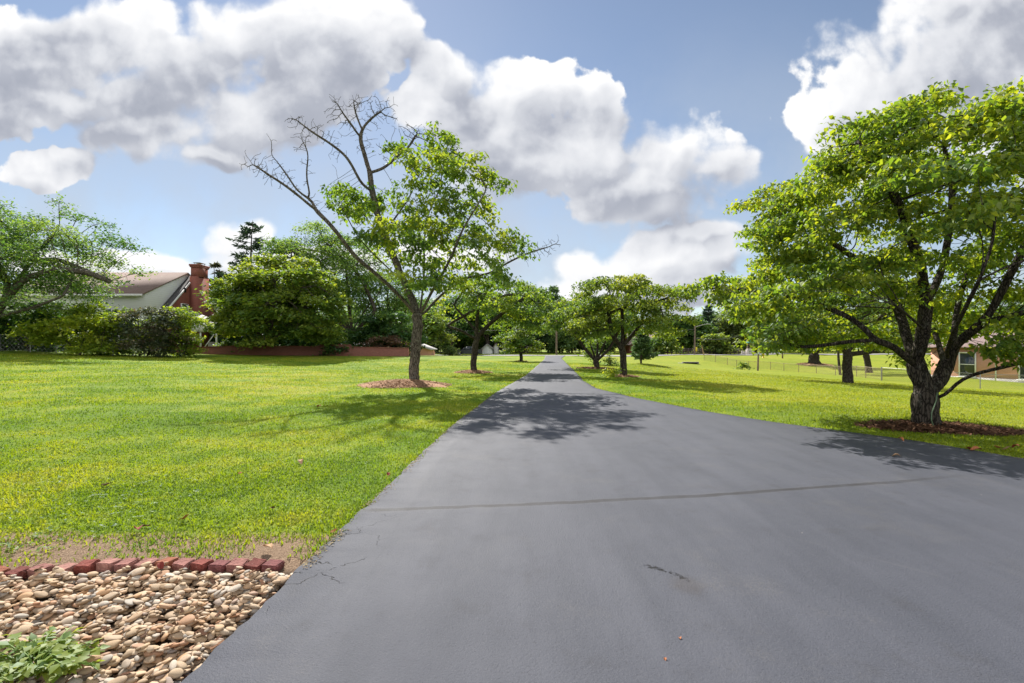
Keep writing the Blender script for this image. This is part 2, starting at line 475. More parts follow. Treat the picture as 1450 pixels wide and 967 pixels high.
def ground(x, y, dist=None):
    x = np.atleast_1d(np.asarray(x, float)); y = np.atleast_1d(np.asarray(y, float))
    sh = x.shape; x = x.ravel(); y = y.ravel()
    z = np.empty(len(x))
    for s in range(0, len(x), 20000):
        e = s + 20000
        z[s:e] = _phi(np.hypot(x[s:e, None] - CTRL[None, :, 0], y[s:e, None] - CTRL[None, :, 1])) @ _W[:_n] + _W[_n]
    far = np.clip((np.hypot(x, y) - 150) / 200, 0, 1)
    z = z * (1 - far)
    d = poly_dist(x, y, DRIVE) if dist is None else dist
    k = np.clip((d - 0.3) / 3.0, 0, 1); k = k * k * (3 - 2 * k)
    k = np.where((y > 71), 1, k)
    bumps = 0.012 * np.sin(1.7 * x + 0.6 * y) * np.sin(1.3 * y - 0.4 * x + 1) + 0.02 * np.sin(0.45 * x + 2) * np.sin(0.5 * y)
    z = (z + bumps * (far < 0.1)) * k
    return z.reshape(sh)


def gz(x, y):
    return float(ground([x], [y])[0])


def on(u, Y):
    """a point of the ground: column u of the photograph, distance Y"""
    x = (u - CX) / F * Y
    return (x, Y, gz(x, Y))


ROAD = [(-160, 79.5), (-100, 78.0), (-40, 77.0), (-10, 76.0), (6, 76.0), (20, 78.5), (34, 83.5), (50, 90.5), (75, 100), (120, 112), (200, 126)]


def road_y(x):
    return np.interp(x, [p[0] for p in ROAD], [p[1] for p in ROAD])


# lawn colours shared by the ground sheet and the grass blades (world coordinates)
def lawn_colour(w, pos, lush=1.0):
    xy = w.v('MULTIPLY', pos, (1, 1, 0))
    big = w.noise(xy, 0.16, 4, 0.55)
    med = w.noise(xy, 0.9, 5, 0.6)
    fine = w.noise(xy, 7.0, 4, 0.65)
    t = w.m('ADD', w.m('MULTIPLY', big, 0.9), w.m('ADD', w.m('MULTIPLY', med, 0.75), w.m('MULTIPLY', fine, 0.35)))
    c = w.ramp(w.step(t, 0.81, 1.21), [(0.0, (0.115, 0.205, 0.012)), (0.4, (0.190, 0.270, 0.013)), (0.72, (0.265, 0.315, 0.020)), (1.0, (0.32, 0.328, 0.04))])
    # the slope away to the right of the drive is drier and yellower
    x = w.xyz(pos)
    dry = w.step(w.m('SUBTRACT', x[0], w.m('MULTIPLY', x[1], 0.085)), 2.5, 9.0)
    c = w.mix(w.m('MULTIPLY', dry, 0.55), c, (0.30, 0.315, 0.024, 1))
    return c


def mat_ground():
    mt, w, out = new_mat("lawn_ground")
    pos = w.node('ShaderNodeTexCoord').outputs['Object']
    s = w.xyz(pos)
    c = lawn_colour(w, pos)
    n1 = w.noise(pos, 22, 6, 0.7); n2 = w.noise(pos, 2.4, 5, 0.6); n3 = w.noise(pos, 90, 3, 0.6)
    c = w.mix(w.step(n1, 0.35, 0.75), w.mix(0.45, c, (0.08, 0.12, 0.008, 1)), c)
    # worn soil behind the brick edging and crumbs of soil along the drive
    band = w.m('MULTIPLY', w.step(s[1], 4.1, 3.4), w.m('MULTIPLY', w.step(s[1], 2.9, 3.1), w.step(s[0], -1.0, -1.3)))
    bare = w.step(w.m('ADD', w.m('MULTIPLY', band, 0.75), w.m('MULTIPLY', n2, 0.6)), 0.62, 0.85)
    patch = w.step(w.noise(pos, 0.55, 4, 0.6), 0.66, 0.75)
    bare = w.m('MAXIMUM', bare, w.m('MULTIPLY', patch, 0.45))
    soil = w.mix(w.step(n3, 0.3, 0.7), (0.16, 0.10, 0.062, 1), (0.33, 0.235, 0.16, 1))
    c = w.mix(bare, c, soil)
    bed = w.m('MULTIPLY', w.step(s[1], 3.2, 3.14), w.step(s[0], -1.22, -1.27))
    c = w.mix(bed, c, (0.10, 0.068, 0.045, 1))
    h = w.m('ADD', n1, w.m('MULTIPLY', n3, 0.5))
    principled(w, out, c, 0.9, 0.15, 0, bump(w, h, 0.9, 0.03))
    return mt


def make_ground():
    gx = np.concatenate([-np.geomspace(2500, 90, 14), np.linspace(-80, -8, 90), np.linspace(-7.6, 8, 90), np.linspace(8.5, 80, 90), np.geomspace(90, 2500, 14)])
    gy = np.concatenate([[-2500, -900, -300, -100, -40, -20, -10, -5], np.linspace(-2, 12, 75), np.linspace(12.4, 40, 70), np.linspace(40.6, 110, 90), np.geomspace(115, 2500, 16)])
    X, Y = np.meshgrid(gx, gy)
    Z = ground(X, Y)
    # the stone bed lies a little lower than the lawn
    bed = (Y < 3.12) & (X < -1.2) & (Y > -3)
    Z = np.where(bed, Z - 0.05, Z)
    ny, nx = X.shape
    V = np.stack([X, Y, Z], -1).reshape(-1, 3)
    i, j = np.meshgrid(np.arange(ny - 1), np.arange(nx - 1), indexing='ij')
    a = (i * nx + j).ravel()
    Q = np.stack([a, a + 1, a + nx + 1, a + nx], -1)
    me = build_mesh("ground", V, Q, None, mat_ground(), True)
    link("ground", me, kind='structure', label="sunlit lawn ground rising to the left and falling away to the right of the drive")


make_ground()


def mat_asphalt():
    mt, w, out = new_mat("sealed_asphalt")
    pos = w.node('ShaderNodeTexCoord').outputs['Object']
    s = w.xyz(pos)
    big = w.noise(pos, 0.45, 5, 0.6); med = w.noise(pos, 2.6, 5, 0.65); grain = w.noise(pos, 110, 3, 0.75); pits = w.noise(pos, 75, 4, 0.75)
    st = w.noise(w.v('MULTIPLY', pos, (2.2, 0.35, 1)), 1.6, 5, 0.6)
    c = w.mix(w.step(w.m('ADD', w.m('MULTIPLY', big, 0.5), w.m('MULTIPLY', st, 0.5)), 0.35, 0.65), (0.056, 0.060, 0.076, 1), (0.075, 0.079, 0.098, 1))
    c = w.mix(w.m('MULTIPLY', w.step(med, 0.55, 0.75), 0.35), c, (0.044, 0.043, 0.046, 1))
    c = w.mix(w.m('MULTIPLY', w.step(grain, 0.56, 0.72), 0.55), c, (0.12, 0.12, 0.135, 1))
    c = w.mix(w.m('MULTIPLY', w.step(pits, 0.45, 0.32), 0.4), c, (0.022, 0.023, 0.028, 1))
    dust = w.m('MULTIPLY', w.step(w.noise(pos, 1.1, 6, 0.7), 0.52, 0.70), w.step(grain, 0.40, 0.62))
    c = w.mix(w.m('MULTIPLY', dust, 0.22), c, (0.16, 0.145, 0.125, 1))
    # the old joint that crosses the drive
    wob = w.m('MULTIPLY', w.m('SUBTRACT', w.noise(pos, 1.4, 4, 0.6), 0.5), 0.13)
    wob = w.m('ADD', wob, w.m('MULTIPLY', w.m('SUBTRACT', w.noise(pos, 14, 3, 0.6), 0.5), 0.03))
    yj = w.m('ADD', w.m('MULTIPLY_ADD', s[0], 0.13, 4.30), w.m('MULTIPLY', w.m('MULTIPLY', s[0], s[0]), 0.013))
    dj = w.m('ABSOLUTE', w.m('SUBTRACT', w.m('ADD', s[1], wob), yj))
    ends = w.m('MULTIPLY', w.step(s[0], 5.5, 3.2), w.step(s[0], -1.36, -1.2))
    joint = w.m('MULTIPLY', w.step(dj, 0.050, 0.022), ends)
    joint = w.m('MULTIPLY', joint, w.m('MULTIPLY_ADD', w.noise(pos, 6, 5, 0.7), 1.0, 0.12))
    c = w.mix(joint, c, (0.022, 0.020, 0.019, 1))
    edge = w.m('MULTIPLY', w.step(w.m('ABSOLUTE', w.m('SUBTRACT', dj, 0.055)), 0.016, 0.0), w.m('MULTIPLY', ends, 0.10))
    c = w.mix(edge, c, (0.13, 0.115, 0.10, 1))
    # cracks near the left edge and a few scattered ones
    cw = w.v('MULTIPLY_ADD', w.noise(pos, 3, 4, 0.6, col=True), (0.5, 0.5, 0), pos)
    ck = w.step(w.vor(cw, 2.3, 'DISTANCE_TO_EDGE'), 0.012, 0.002)
    where = w.m('MAXIMUM', w.m('MULTIPLY', w.step(s[0], -0.85, -1.2), w.m('MULTIPLY', w.step(s[1], 2.5, 2.8), w.step(s[1], 4.4, 3.6))), w.m('MULTIPLY', w.step(w.noise(pos, 0.9, 2, 0.5), 0.70, 0.76), 0.8))
    ck = w.m('MULTIPLY', ck, w.m('MULTIPLY', where, w.step(w.noise(pos, 5, 3, 0.6), 0.42, 0.55)))
    c = w.mix(ck, c, (0.008, 0.008, 0.009, 1))
    # a broken spot in the coat
    dx = w.m('SUBTRACT', s[0], 0.96); dy = w.m('SUBTRACT', s[1], w.m('MULTIPLY_ADD', w.noise(pos, 6, 3, 0.6), 0.22, 2.90))
    sp = w.m('MULTIPLY', w.step(w.m('ABSOLUTE', w.m('MULTIPLY_ADD', dx, 0.7, dy)), 0.03, 0.006), w.step(w.m('ABSOLUTE', dx), 0.13, 0.08))
    sp = w.m('MULTIPLY', sp, w.step(w.noise(pos, 34, 4, 0.7), 0.47, 0.58))
    c = w.mix(sp, c, (0.006, 0.006, 0.006, 1))
    st2 = w.step(w.v('LENGTH', w.v('MULTIPLY', w.v('SUBTRACT', pos, (1.04, 2.86, 0.0)), (7, 6, 0))), 1.0, 0.2)
    c = w.mix(w.m('MULTIPLY', st2, w.m('MULTIPLY', med, 0.6)), c, (0.055, 0.045, 0.040, 1))
    # tyre worn streak
    lane = w.m('ABSOLUTE', w.m('SUBTRACT', s[1], w.m('MULTIPLY_ADD', s[0], -1.05, 5.75)))
    lane = w.m('MULTIPLY', w.step(lane, 0.035, 0.0), w.step(w.noise(pos, 2.2, 4, 0.6), 0.42, 0.62))
    c = w.mix(w.m('MULTIPLY', lane, w.m('MULTIPLY', w.step(s[0], 1.6, 2.4), 0.25)), c, (0.10, 0.10, 0.11, 1))
    # pale specks
    vs_ = w.vor(pos, 3.1, 'F1', out=0); vc = w.vor(pos, 3.1, 'F1', out=1)
    sk = w.m('MULTIPLY', w.step(vs_, 0.022, 0.012), w.m('GREATER_THAN', w.xyz(vc)[0], 0.45))
    c = w.mix(sk, c, (0.36, 0.34, 0.31, 1))
    rough = w.m('MULTIPLY_ADD', med, 0.14, 0.62)
    h = w.m('ADD', w.m('MULTIPLY', grain, 0.6), w.m('ADD', w.m('MULTIPLY', pits, 0.7), w.m('MULTIPLY', w.m('ADD', ck, sp), -3.0)))
    h = w.m('ADD', h, w.m('MULTIPLY', med, 1.2))
    principled(w, out, c, rough, 0.24, 0, bump(w, h, 0.7, 0.008))
    return mt


def make_drive():
    rng = np.random.default_rng(5)
    ys = np.concatenate([np.linspace(-6, 1.5, 12), np.arange(1.6, 12, 0.06), np.arange(12, 30, 0.25), np.linspace(30, 72.6, 70)])
    lx = np.interp(ys, [p[1] for p in DRIVE_L], [p[0] for p in DRIVE_L])
    dr = DRIVE_R[::-1]
    rx = np.interp(ys, [p[1] for p in dr], [p[0] for p in dr])
    def wob(y, ph):
        return 0.010 * np.sin(y * 1.7 + ph) + 0.007 * np.sin(y * 7.3 + 2 * ph) + 0.006 * np.sin(y * 17.7 + ph * 3) + rng.normal(0, 0.007, len(y))
    lx = lx + wob(ys, 0.4); rx = rx + wob(ys, 2.1)
    nx = 24
    t = np.linspace(0, 1, nx)
    X = lx[:, None] * (1 - t) + rx[:, None] * t
    Y = np.repeat(ys[:, None], nx, 1)
    Z = np.full_like(X, 0.028) + 0.004 * np.sin(X * 1.1 + 0.3) * np.sin(Y * 0.8)
    # rolled edge
    X = np.concatenate([lx[:, None] - 0.02, X, rx[:, None] + 0.02], 1); Y = np.concatenate([Y[:, :1], Y, Y[:, :1]], 1); Z = np.concatenate([Z[:, :1] - 0.10, Z, Z[:, :1] - 0.10], 1)
    nx += 2; ny = len(ys)
    V = np.stack([X, Y, Z], -1).reshape(-1, 3)
    i, j = np.meshgrid(np.arange(ny - 1), np.arange(nx - 1), indexing='ij')
    a = (i * nx + j).ravel()
    Q = np.stack([a, a + 1, a + nx + 1, a + nx], -1)
    me = build_mesh("driveway", V, Q, None, mat_asphalt(), True)
    link("driveway", me, kind='structure', label="freshly sealed dark grey asphalt driveway running straight to the road")


make_drive()


def make_road():
    xs = np.concatenate([np.linspace(-160, -40, 60), np.linspace(-39, 120, 260), np.linspace(121, 200, 30)])
    yc = road_y(xs)
    t = np.linspace(-3.1, 3.1, 9)
    X = np.repeat(xs[:, None], 9, 1); Y = yc[:, None] + t[None]
    zc = ground(xs, yc)
    Z = np.maximum(ground(X, Y), zc[:, None] - 0.2) + 0.06
    nx = 9; ny = len(xs)
    V = np.stack([X, Y, Z], -1).reshape(-1, 3)
    i, j = np.meshgrid(np.arange(ny - 1), np.arange(nx - 1), indexing='ij')
    a = (i * nx + j).ravel()
    Q = np.stack([a, a + nx, a + nx + 1, a + 1], -1)
    me = build_mesh("road", V, Q, None, mat_plain("road_asphalt", (0.235, 0.225, 0.225), 0.8, var=0.12, scale=0.8), True)
    link("road", me, kind='structure', label="pale grey public road crossing beyond the end of the driveway")


make_road()

# ------------------------------------------------------------------ mulch rings (tree, radius, height)
MULCH = []


def mulch(x, y, rx, ry, h, label, seed, colour='tan'):
    rng = np.random.default_rng(seed)
    z0 = gz(x, y)
    nr, na = 9, 40
    V = [(0, 0, h)]
    for i in range(1, nr + 1):
        f = i / nr
        for k in range(na):
            a = 2 * math.pi * k / na
            e = 1 + 0.12 * math.sin(3 * a + seed) + 0.09 * math.sin(7 * a + 2 * seed) + 0.06 * rng.normal() * (i > nr - 3)
            px, py = rx * f * e * math.cos(a), ry * f * e * math.sin(a)
            hz = h * (1 - f ** 1.6) + (0.012 * rng.normal() if i < nr else -0.05)
            V.append((px, py, hz + (gz(x + px, y + py) - z0)))
    Q, T = [], []
    for k in range(na):
        T.append([0, 1 + k, 1 + (k + 1) % na])
    for i in range(nr - 1):
        for k in range(na):
            a = 1 + i * na + k; b = 1 + i * na + (k + 1) % na
            Q.append([a, a + na, b + na, b])
    V = np.array(V)
    # loose straw and bark shreds
    area = math.pi * rx * ry
    n = int(min(9000, 900 * area)) if y < 30 else int(160 * area)
    a = rng.uniform(0, 2 * np.pi, n); f = np.sqrt(rng.uniform(0, 1, n)) * 1.06
    cx, cy_ = rx * f * np.cos(a), ry * f * np.sin(a)
    cz = h * (1 - np.minimum(f, 1) ** 1.6) + rng.uniform(0.0, 0.035, n)
    cz = cz + ground(x + cx, y + cy_) - z0
    L = rng.uniform(0.04, 0.13, n) * (1 if y < 30 else 2.0); wd = rng.uniform(0.004, 0.014, n) * (1 if y < 30 else 2.5)
    yaw = rng.uniform(0, 2 * np.pi, n); pit = rng.normal(0, 0.3, n)
    dx, dy, dz = np.cos(yaw) * np.cos(pit) * L / 2, np.sin(yaw) * np.cos(pit) * L / 2, np.sin(pit) * L / 2
    sx, sy = -np.sin(yaw) * wd, np.cos(yaw) * wd
    c = np.stack([cx, cy_, cz], 1); d = np.stack([dx, dy, dz], 1); s_ = np.stack([sx, sy, np.zeros(n)], 1)
    sv = np.stack([c - d - s_, c + d - s_, c + d + s_, c - d + s_], 1).reshape(-1, 3)
    sq = np.arange(n * 4).reshape(-1, 4) + len(V)
    allv = np.vstack([V, sv])
    quads = np.vstack([np.array(Q), sq])
    tint = np.concatenate([np.full(len(Q), 0.35), rng.uniform(0, 1, n), np.full(len(T), 0.35)])
    me = build_mesh("mulch_bed", allv, quads, np.array(T), MULCH_MATS[colour], False, tint)
    link("mulch_bed", me, None, (x, y, z0), label=label, kind='stuff')
    MULCH.append((x, y, rx, ry))


def mat_mulch(name, a, b, c):
    mt, w, out = new_mat(name)
    at_ = w.node('ShaderNodeAttribute', attribute_name='tint').outputs['Fac']
    pos = w.node('ShaderNodeTexCoord').outputs['Object']
    t = w.m('ADD', w.m('MULTIPLY', at_, 0.7), w.m('MULTIPLY', w.noise(pos, 25, 5, 0.7), 0.4))
    col = w.ramp(t, [(0.1, a), (0.5, b), (1.0, c)])
    principled(w, out, col, 0.9, 0.1, 0, bump(w, w.noise(pos, 60, 4, 0.7), 0.8, 0.02))
    return mt


MULCH_MATS = {'tan': mat_mulch("mulch_straw", (0.19, 0.105, 0.06), (0.42, 0.25, 0.155), (0.58, 0.42, 0.28)),
              'dark': mat_mulch("mulch_dark", (0.04, 0.02, 0.012), (0.115, 0.056, 0.033), (0.25, 0.14, 0.085))}

T1 = on(586, 17.9); T2 = on(671, 26.2); T3 = on(738, 45.5); T4 = on(1312, 8.65); T5 = on(882, 23.0); T6 = on(845, 31.5); T7 = on(1200, 29.0)
mulch(T1[0] - 0.25, T1[1] - 0.35, 1.6, 1.35, 0.20, "tan straw mulch mound around the half-bare tree left of the driveway", 3)
mulch(T2[0], T2[1] - 0.1, 1.0, 0.9, 0.12, "reddish brown mulch ring under the second tree left of the driveway", 4)
mulch(T3[0], T3[1], 0.6, 0.6, 0.06, "small brown mulch ring under the low tree beside the driveway end", 5, 'dark')
mulch(T4[0] + 0.25, T4[1] - 0.1, 1.45, 0.70, 0.06, "dark brown mulch bed under the large spreading tree at right", 6, 'dark')
mulch(T5[0], T5[1], 0.75, 0.65, 0.06, "thin mulch ring under the forked tree right of the driveway", 7)
mulch(T6[0], T6[1], 1.3, 0.9, 0.06, "dark mulch patch under the many-stemmed tree right of the driveway", 8, 'dark')
mulch(on(1153, 66)[0], 66, 2.2, 1.6, 0.25, "bare mound of soil round a trunk beyond the wire fence", 9)

# ------------------------------------------------------------------ grass
def BRICK_Y(x):
    i = (-1.58 - np.asarray(x, float)) / 0.123
    return 3.20 + 0.03 * np.sin((i - 2) * 0.16) - 0.0021 * np.maximum(0, i - 5) ** 2


def mat_grass():
    mt, w, out = new_mat("grass_blades")
    pos = w.node('ShaderNodeTexCoord').outputs['Object']
    at_ = w.node('ShaderNodeAttribute', attribute_name='tint').outputs['Fac']
    c = lawn_colour(w, pos)
    c = w.mix(w.step(at_, 0.22, 0.0), c, (0.12, 0.20, 0.012, 1))
    c = w.mix(w.step(at_, 0.93, 1.08), c, (0.34, 0.30, 0.10, 1))
    df = w.node('ShaderNodeBsdfDiffuse'); w.l.new(c, df.inputs[0])
    tr = w.node('ShaderNodeBsdfTranslucent'); w.l.new(w.mix(1.0, c, (1.7, 1.6, 0.6, 1), 'MULTIPLY'), tr.inputs[0])
    m1 = w.node('ShaderNodeMixShader'); m1.inputs[0].default_value = 0.45
    w.l.new(df.outputs[0], m1.inputs[1]); w.l.new(tr.outputs[0], m1.inputs[2])
    gl = w.node('ShaderNodeBsdfGlossy'); gl.inputs['Roughness'].default_value = 0.5; gl.inputs[0].default_value = (0.9, 0.95, 1, 1)
    m2 = w.node('ShaderNodeMixShader'); m2.inputs[0].default_value = 0.02
    w.l.new(m1.outputs[0], m2.inputs[1]); w.l.new(gl.outputs[0], m2.inputs[2])
    w.l.new(m2.outputs[0], out.inputs[0])
    return mt


GRASS_MAT = mat_grass()


def vnoise(x, y, s, seed):
    """cheap smooth noise for scattering"""
    r = np.random.default_rng(seed); o = np.zeros_like(x)
    for k in range(6):
        a = r.uniform(0, 6.28); f = s * r.uniform(0.6, 1.7); ph = r.uniform(0, 6.28)
        o += np.sin((x * math.cos(a) + y * math.sin(a)) * f + ph)
    return o / 6


def make_grass():
    rng = np.random.default_rng(11)
    N = 900000
    # density falls with distance from the place the lawn is looked at from
    r = np.exp(rng.uniform(np.log(2.6), np.log(42), N))
    near = rng.uniform(0, 1, N)
    az = rng.uniform(R(-60), R(60), N)
    x = r * np.sin(az) * 1.0; y = r * np.cos(az)
    d = poly_dist(x, y, DRIVE)
    keep = (d > -0.02 - 0.10 * rng.uniform(0, 1, N) ** 3 * (0.6 + 0.8 * vnoise(x, y, 5, 44))) & (y < 72)
    keep &= ~((y < BRICK_Y(x) + 0.07) & (x < -1.2))
    band = np.clip((4.05 - y) / 0.6, 0, 1) * (x < -1.0)
    keep &= rng.uniform(-0.15, 1.1, N) > band * (0.75 + 0.6 * vnoise(x, y, 6, 3))
    for (mx, my, rx, ry) in MULCH:
        q = np.hypot((x - mx) / rx, (y - my) / ry)
        keep &= (q > 1.04) | (rng.uniform(0, 1, N) < np.clip((q - 0.85) * 2.2, 0.0, 0.5))
    keep &= (0.55 + 0.5 * vnoise(x, y, 1.3, 8) + 0.3 * vnoise(x, y, 4, 9)) > rng.uniform(0, 0.75, N)
    x, y, r, d = x[keep], y[keep], r[keep], d[keep]
    n = len(x)
    z = ground(x, y, d)
    clump = 0.5 + 0.5 * vnoise(x, y, 2.1, 21) + 0.25 * vnoise(x, y, 9, 22)
    Lh = (0.017 + 0.026 * rng.uniform(0, 1, n) ** 1.5) * (0.75 + 0.6 * clump) * (1 + r / 55)
    edge = np.clip(1 - d / 0.25, 0, 1)
    Lh *= 1 + 0.35 * edge
    wd = (0.0035 + 0.004 * rng.uniform(0, 1, n)) * (1 + r / 9)
    yaw = rng.uniform(0, 2 * np.pi, n); lean = np.abs(rng.normal(0.8, 0.4, n))
    hx, hy = np.cos(yaw), np.sin(yaw)
    sx, sy = -hy * wd / 2, hx * wd / 2
    b = np.stack([x, y, z - 0.004], 1)
    midp = b + np.stack([hx * np.sin(lean * 0.5) * Lh * 0.6, hy * np.sin(lean * 0.5) * Lh * 0.6, np.cos(lean * 0.5) * Lh * 0.6], 1)
    tip = midp + np.stack([hx * np.sin(lean * 1.4) * Lh * 0.6, hy * np.sin(lean * 1.4) * Lh * 0.6, np.cos(lean * 1.4) * Lh * 0.45], 1)
    s_ = np.stack([sx, sy, np.zeros(n)], 1)
    V = np.stack([b - s_, b + s_, midp - s_ * 0.9, midp + s_ * 0.9, tip], 1).reshape(-1, 3)
    o = np.arange(n)[:, None] * 5
    Q = o + np.array([[0, 1, 3, 2]]); T = o + np.array([[2, 3, 4]])
    t = rng.uniform(0, 1, n)
    me = build_mesh("grass", V, Q, T, GRASS_MAT, False, np.concatenate([t, t]))
    link("grass", me, kind='stuff', label="short mown bright green lawn grass on both sides of the driveway")
    # crumbs of soil and dry clippings along the edges of the asphalt
    M = 5200
    yy = np.exp(rng.uniform(np.log(2.6), np.log(22), M)); side = rng.uniform(0, 1, M) < 0.7
    xl = np.interp(yy, [p[1] for p in DRIVE_L], [p[0] for p in DRIVE_L]); rr_ = DRIVE_R[::-1]; xr = np.interp(yy, [p[1] for p in rr_], [p[0] for p in rr_])
    off = np.abs(rng.normal(0, 0.05, M)) - 0.035
    xx = np.where(side, xl + off, xr - off)
    ok = vnoise(xx, yy, 4, 51) > -0.15
    xx, yy = xx[ok], yy[ok]; M = len(xx)
    zz = np.where(poly_dist(xx, yy, DRIVE) < 0, 0.033, 0.012)
    L_ = rng.uniform(0.003, 0.011, M); W_ = L_ * rng.uniform(0.12, 0.6, M); ya = rng.uniform(0, 6.28, M)
    c_ = np.stack([xx, yy, zz], 1); d_ = np.stack([np.cos(ya) * L_, np.sin(ya) * L_, rng.uniform(-.3, .3, M) * L_], 1); s_ = np.stack([-np.sin(ya) * W_, np.cos(ya) * W_, rng.uniform(0, .5, M) * W_], 1)
    V = np.stack([c_ - d_ - s_, c_ + d_ - s_, c_ + d_ + s_, c_ - d_ + s_], 1).reshape(-1, 3)
    me = build_mesh("edge_debris", V, np.arange(M * 4).reshape(-1, 4), None, mat_mulch("dry_soil_crumbs", (0.10, 0.07, 0.045), (0.24, 0.18, 0.11), (0.42, 0.36, 0.22)), False, rng.uniform(0.0, 1.0, M))
    link("edge_debris", me, kind='stuff', label="crumbs of soil and dry grass clippings along the asphalt edges")
    # broad leaved weeds and clover in the lawn
    m = 2600
    r = np.exp(rng.uniform(np.log(3.2), np.log(16), m)); az = rng.uniform(R(-55), R(55), m)
    x = r * np.sin(az); y = r * np.cos(az); d = poly_dist(x, y, DRIVE)
    keep = (d > 0.03) & ~((y < 3.3) & (x < -1.2)) & (vnoise(x, y, 1.1, 31) > 0.0)
    for (mx, my, rx, ry) in MULCH:
        keep &= np.hypot((x - mx) / rx, (y - my) / ry) > 1.05
    x, y = x[keep], y[keep]
    P, A, Nn, Ls = [], [], [], []
    zz = ground(x, y)
    for i in range(len(x)):
        k = rng.integers(3, 7); a0 = rng.uniform(0, 6.28)
        for j in range(k):
            a = a0 + j * 6.28 / k + rng.normal(0, 0.3)
            P.append((x[i], y[i], zz[i] + 0.02)); A.append((math.cos(a), math.sin(a), rng.uniform(0.1, 0.7))); Ls.append(rng.uniform(0.018, 0.04))
            Nn.append((rng.normal(0, 0.2), rng.normal(0, 0.2), 1))
    V, T, ti = leaf_arrays(np.array(P), np.array(A), np.array(Nn), np.array(Ls), 0.5, rng, 'full')
    me = build_mesh("weeds", V, None, T, LEAF_BRIGHT, False, ti)
    link("weeds", me, kind='stuff', label="small broad-leaved weeds and clover sprinkled through the lawn")
# ------------------------------------------------------------------ leaves and trees
def leaf_arrays(P, A, N, L, ratio, rng, kind='full'):
    """P base points, A axis directions, N rough normals, L lengths -> verts, tris, tint"""
    n = len(P)
    A = A / (np.linalg.norm(A, axis=1)[:, None] + 1e-9)
    S = np.cross(A, N); S /= np.linalg.norm(S, axis=1)[:, None] + 1e-9
    U = np.cross(S, A)
    L = np.asarray(L)[:, None]
    W = L * ratio * 0.5 * (1 + 0.2 * rng.normal(size=(n, 1)))
    if kind == 'full':
        fold = L * rng.uniform(0.02, 0.12, (n, 1)); droop = L * rng.uniform(0.0, 0.35, (n, 1))
        v = np.stack([P, P + A * L * 0.42 - S * W + U * fold, P + A * L * 0.42 + S * W + U * fold, P + A * L * 0.5, P + A * L - U * droop], 1)
        o = np.arange(n)[:, None, None] * 5
        T = (o + np.array([[[0, 2, 3], [0, 3, 1], [3, 2, 4], [3, 4, 1]]])).reshape(-1, 3)
        k = 4
    else:
        fold = L * rng.normal(0, 0.12, (n, 1))
        v = np.stack([P, P + A * L * 0.45 - S * W + U * fold, P + A * L * 0.55 + S * W + U * fold, P + A * L], 1)
        o = np.arange(n)[:, None, None] * 4
        T = (o + np.array([[[0, 2, 3], [0, 3, 1]]])).reshape(-1, 3)
        k = 2
    tint = np.repeat(np.clip(rng.normal(0.5, 0.22, n), 0, 1), k)
    return v.reshape(-1, 3), T, tint


def colonize(P, par, A, step, kill, rng, maxit=260, grav=0.05, wig=0.18):
    cap = 60000
    N = np.zeros((cap, 3)); pa = np.full(cap, -1, int); nch = np.zeros(cap, int); last = np.full((cap, 3), 1e9)
    n = len(P); N[:n] = P; pa[:n] = par
    A = np.asarray(A, float)
    best = np.full(len(A), 1e9); near = np.zeros(len(A), int)
    for s in range(0, n, 200):
        D = np.linalg.norm(A[:, None] - N[None, s:min(n, s + 200)], axis=2)
        k = D.argmin(1); d = D[np.arange(len(A)), k]
        b = d < best; best[b] = d[b]; near[b] = k[b] + s
    alive = best > kill
    for it in range(maxit):
        idx = np.nonzero(alive)[0]
        if not len(idx) or n > cap - 4000:
            break
        nn = near[idx]
        dv = (A[idx] - N[nn]); dv /= best[idx][:, None] + 1e-9
        act, inv = np.unique(nn, return_inverse=True)
        acc = np.zeros((len(act), 3)); np.add.at(acc, inv, dv)
        acc /= np.linalg.norm(acc, axis=1)[:, None] + 1e-6
        acc += rng.normal(0, wig, acc.shape); acc[:, 2] += grav
        acc /= np.linalg.norm(acc, axis=1)[:, None] + 1e-6
        new = N[act] + acc * step
        ok = (nch[act] < 4) & (np.linalg.norm(new - last[act], axis=1) > 0.45 * step)
        rej = ~ok[inv]
        alive[idx[rej]] = False
        new = new[ok]; pp = act[ok]
        if not len(new):
            continue
        k0 = n; n += len(new)
        N[k0:n] = new; pa[k0:n] = pp; nch[pp] += 1; last[pp] = new
        idx = np.nonzero(alive)[0]
        if not len(idx):
            break
        for s in range(k0, n, 400):
            D = np.linalg.norm(A[idx][:, None] - N[None, s:min(n, s + 400)], axis=2)
            k = D.argmin(1); d = D[np.arange(len(idx)), k]
            b = d < best[idx]; best[idx[b]] = d[b]; near[idx[b]] = k[b] + s
        alive &= best > kill
    return N[:n].copy(), pa[:n].copy()


def radii(par, rtip, rbase, expo=2.3):
    n = len(par); acc = np.zeros(n); has = np.zeros(n, bool)
    for i in range(n - 1, -1, -1):
        if not has[i]:
            acc[i] = 1.0
        if par[i] >= 0:
            acc[par[i]] += acc[i]; has[par[i]] = True
    r = acc ** (1 / expo)
    r = (r - 1) / max(1e-6, r.max() - 1)
    return rtip + (rbase - rtip) * r


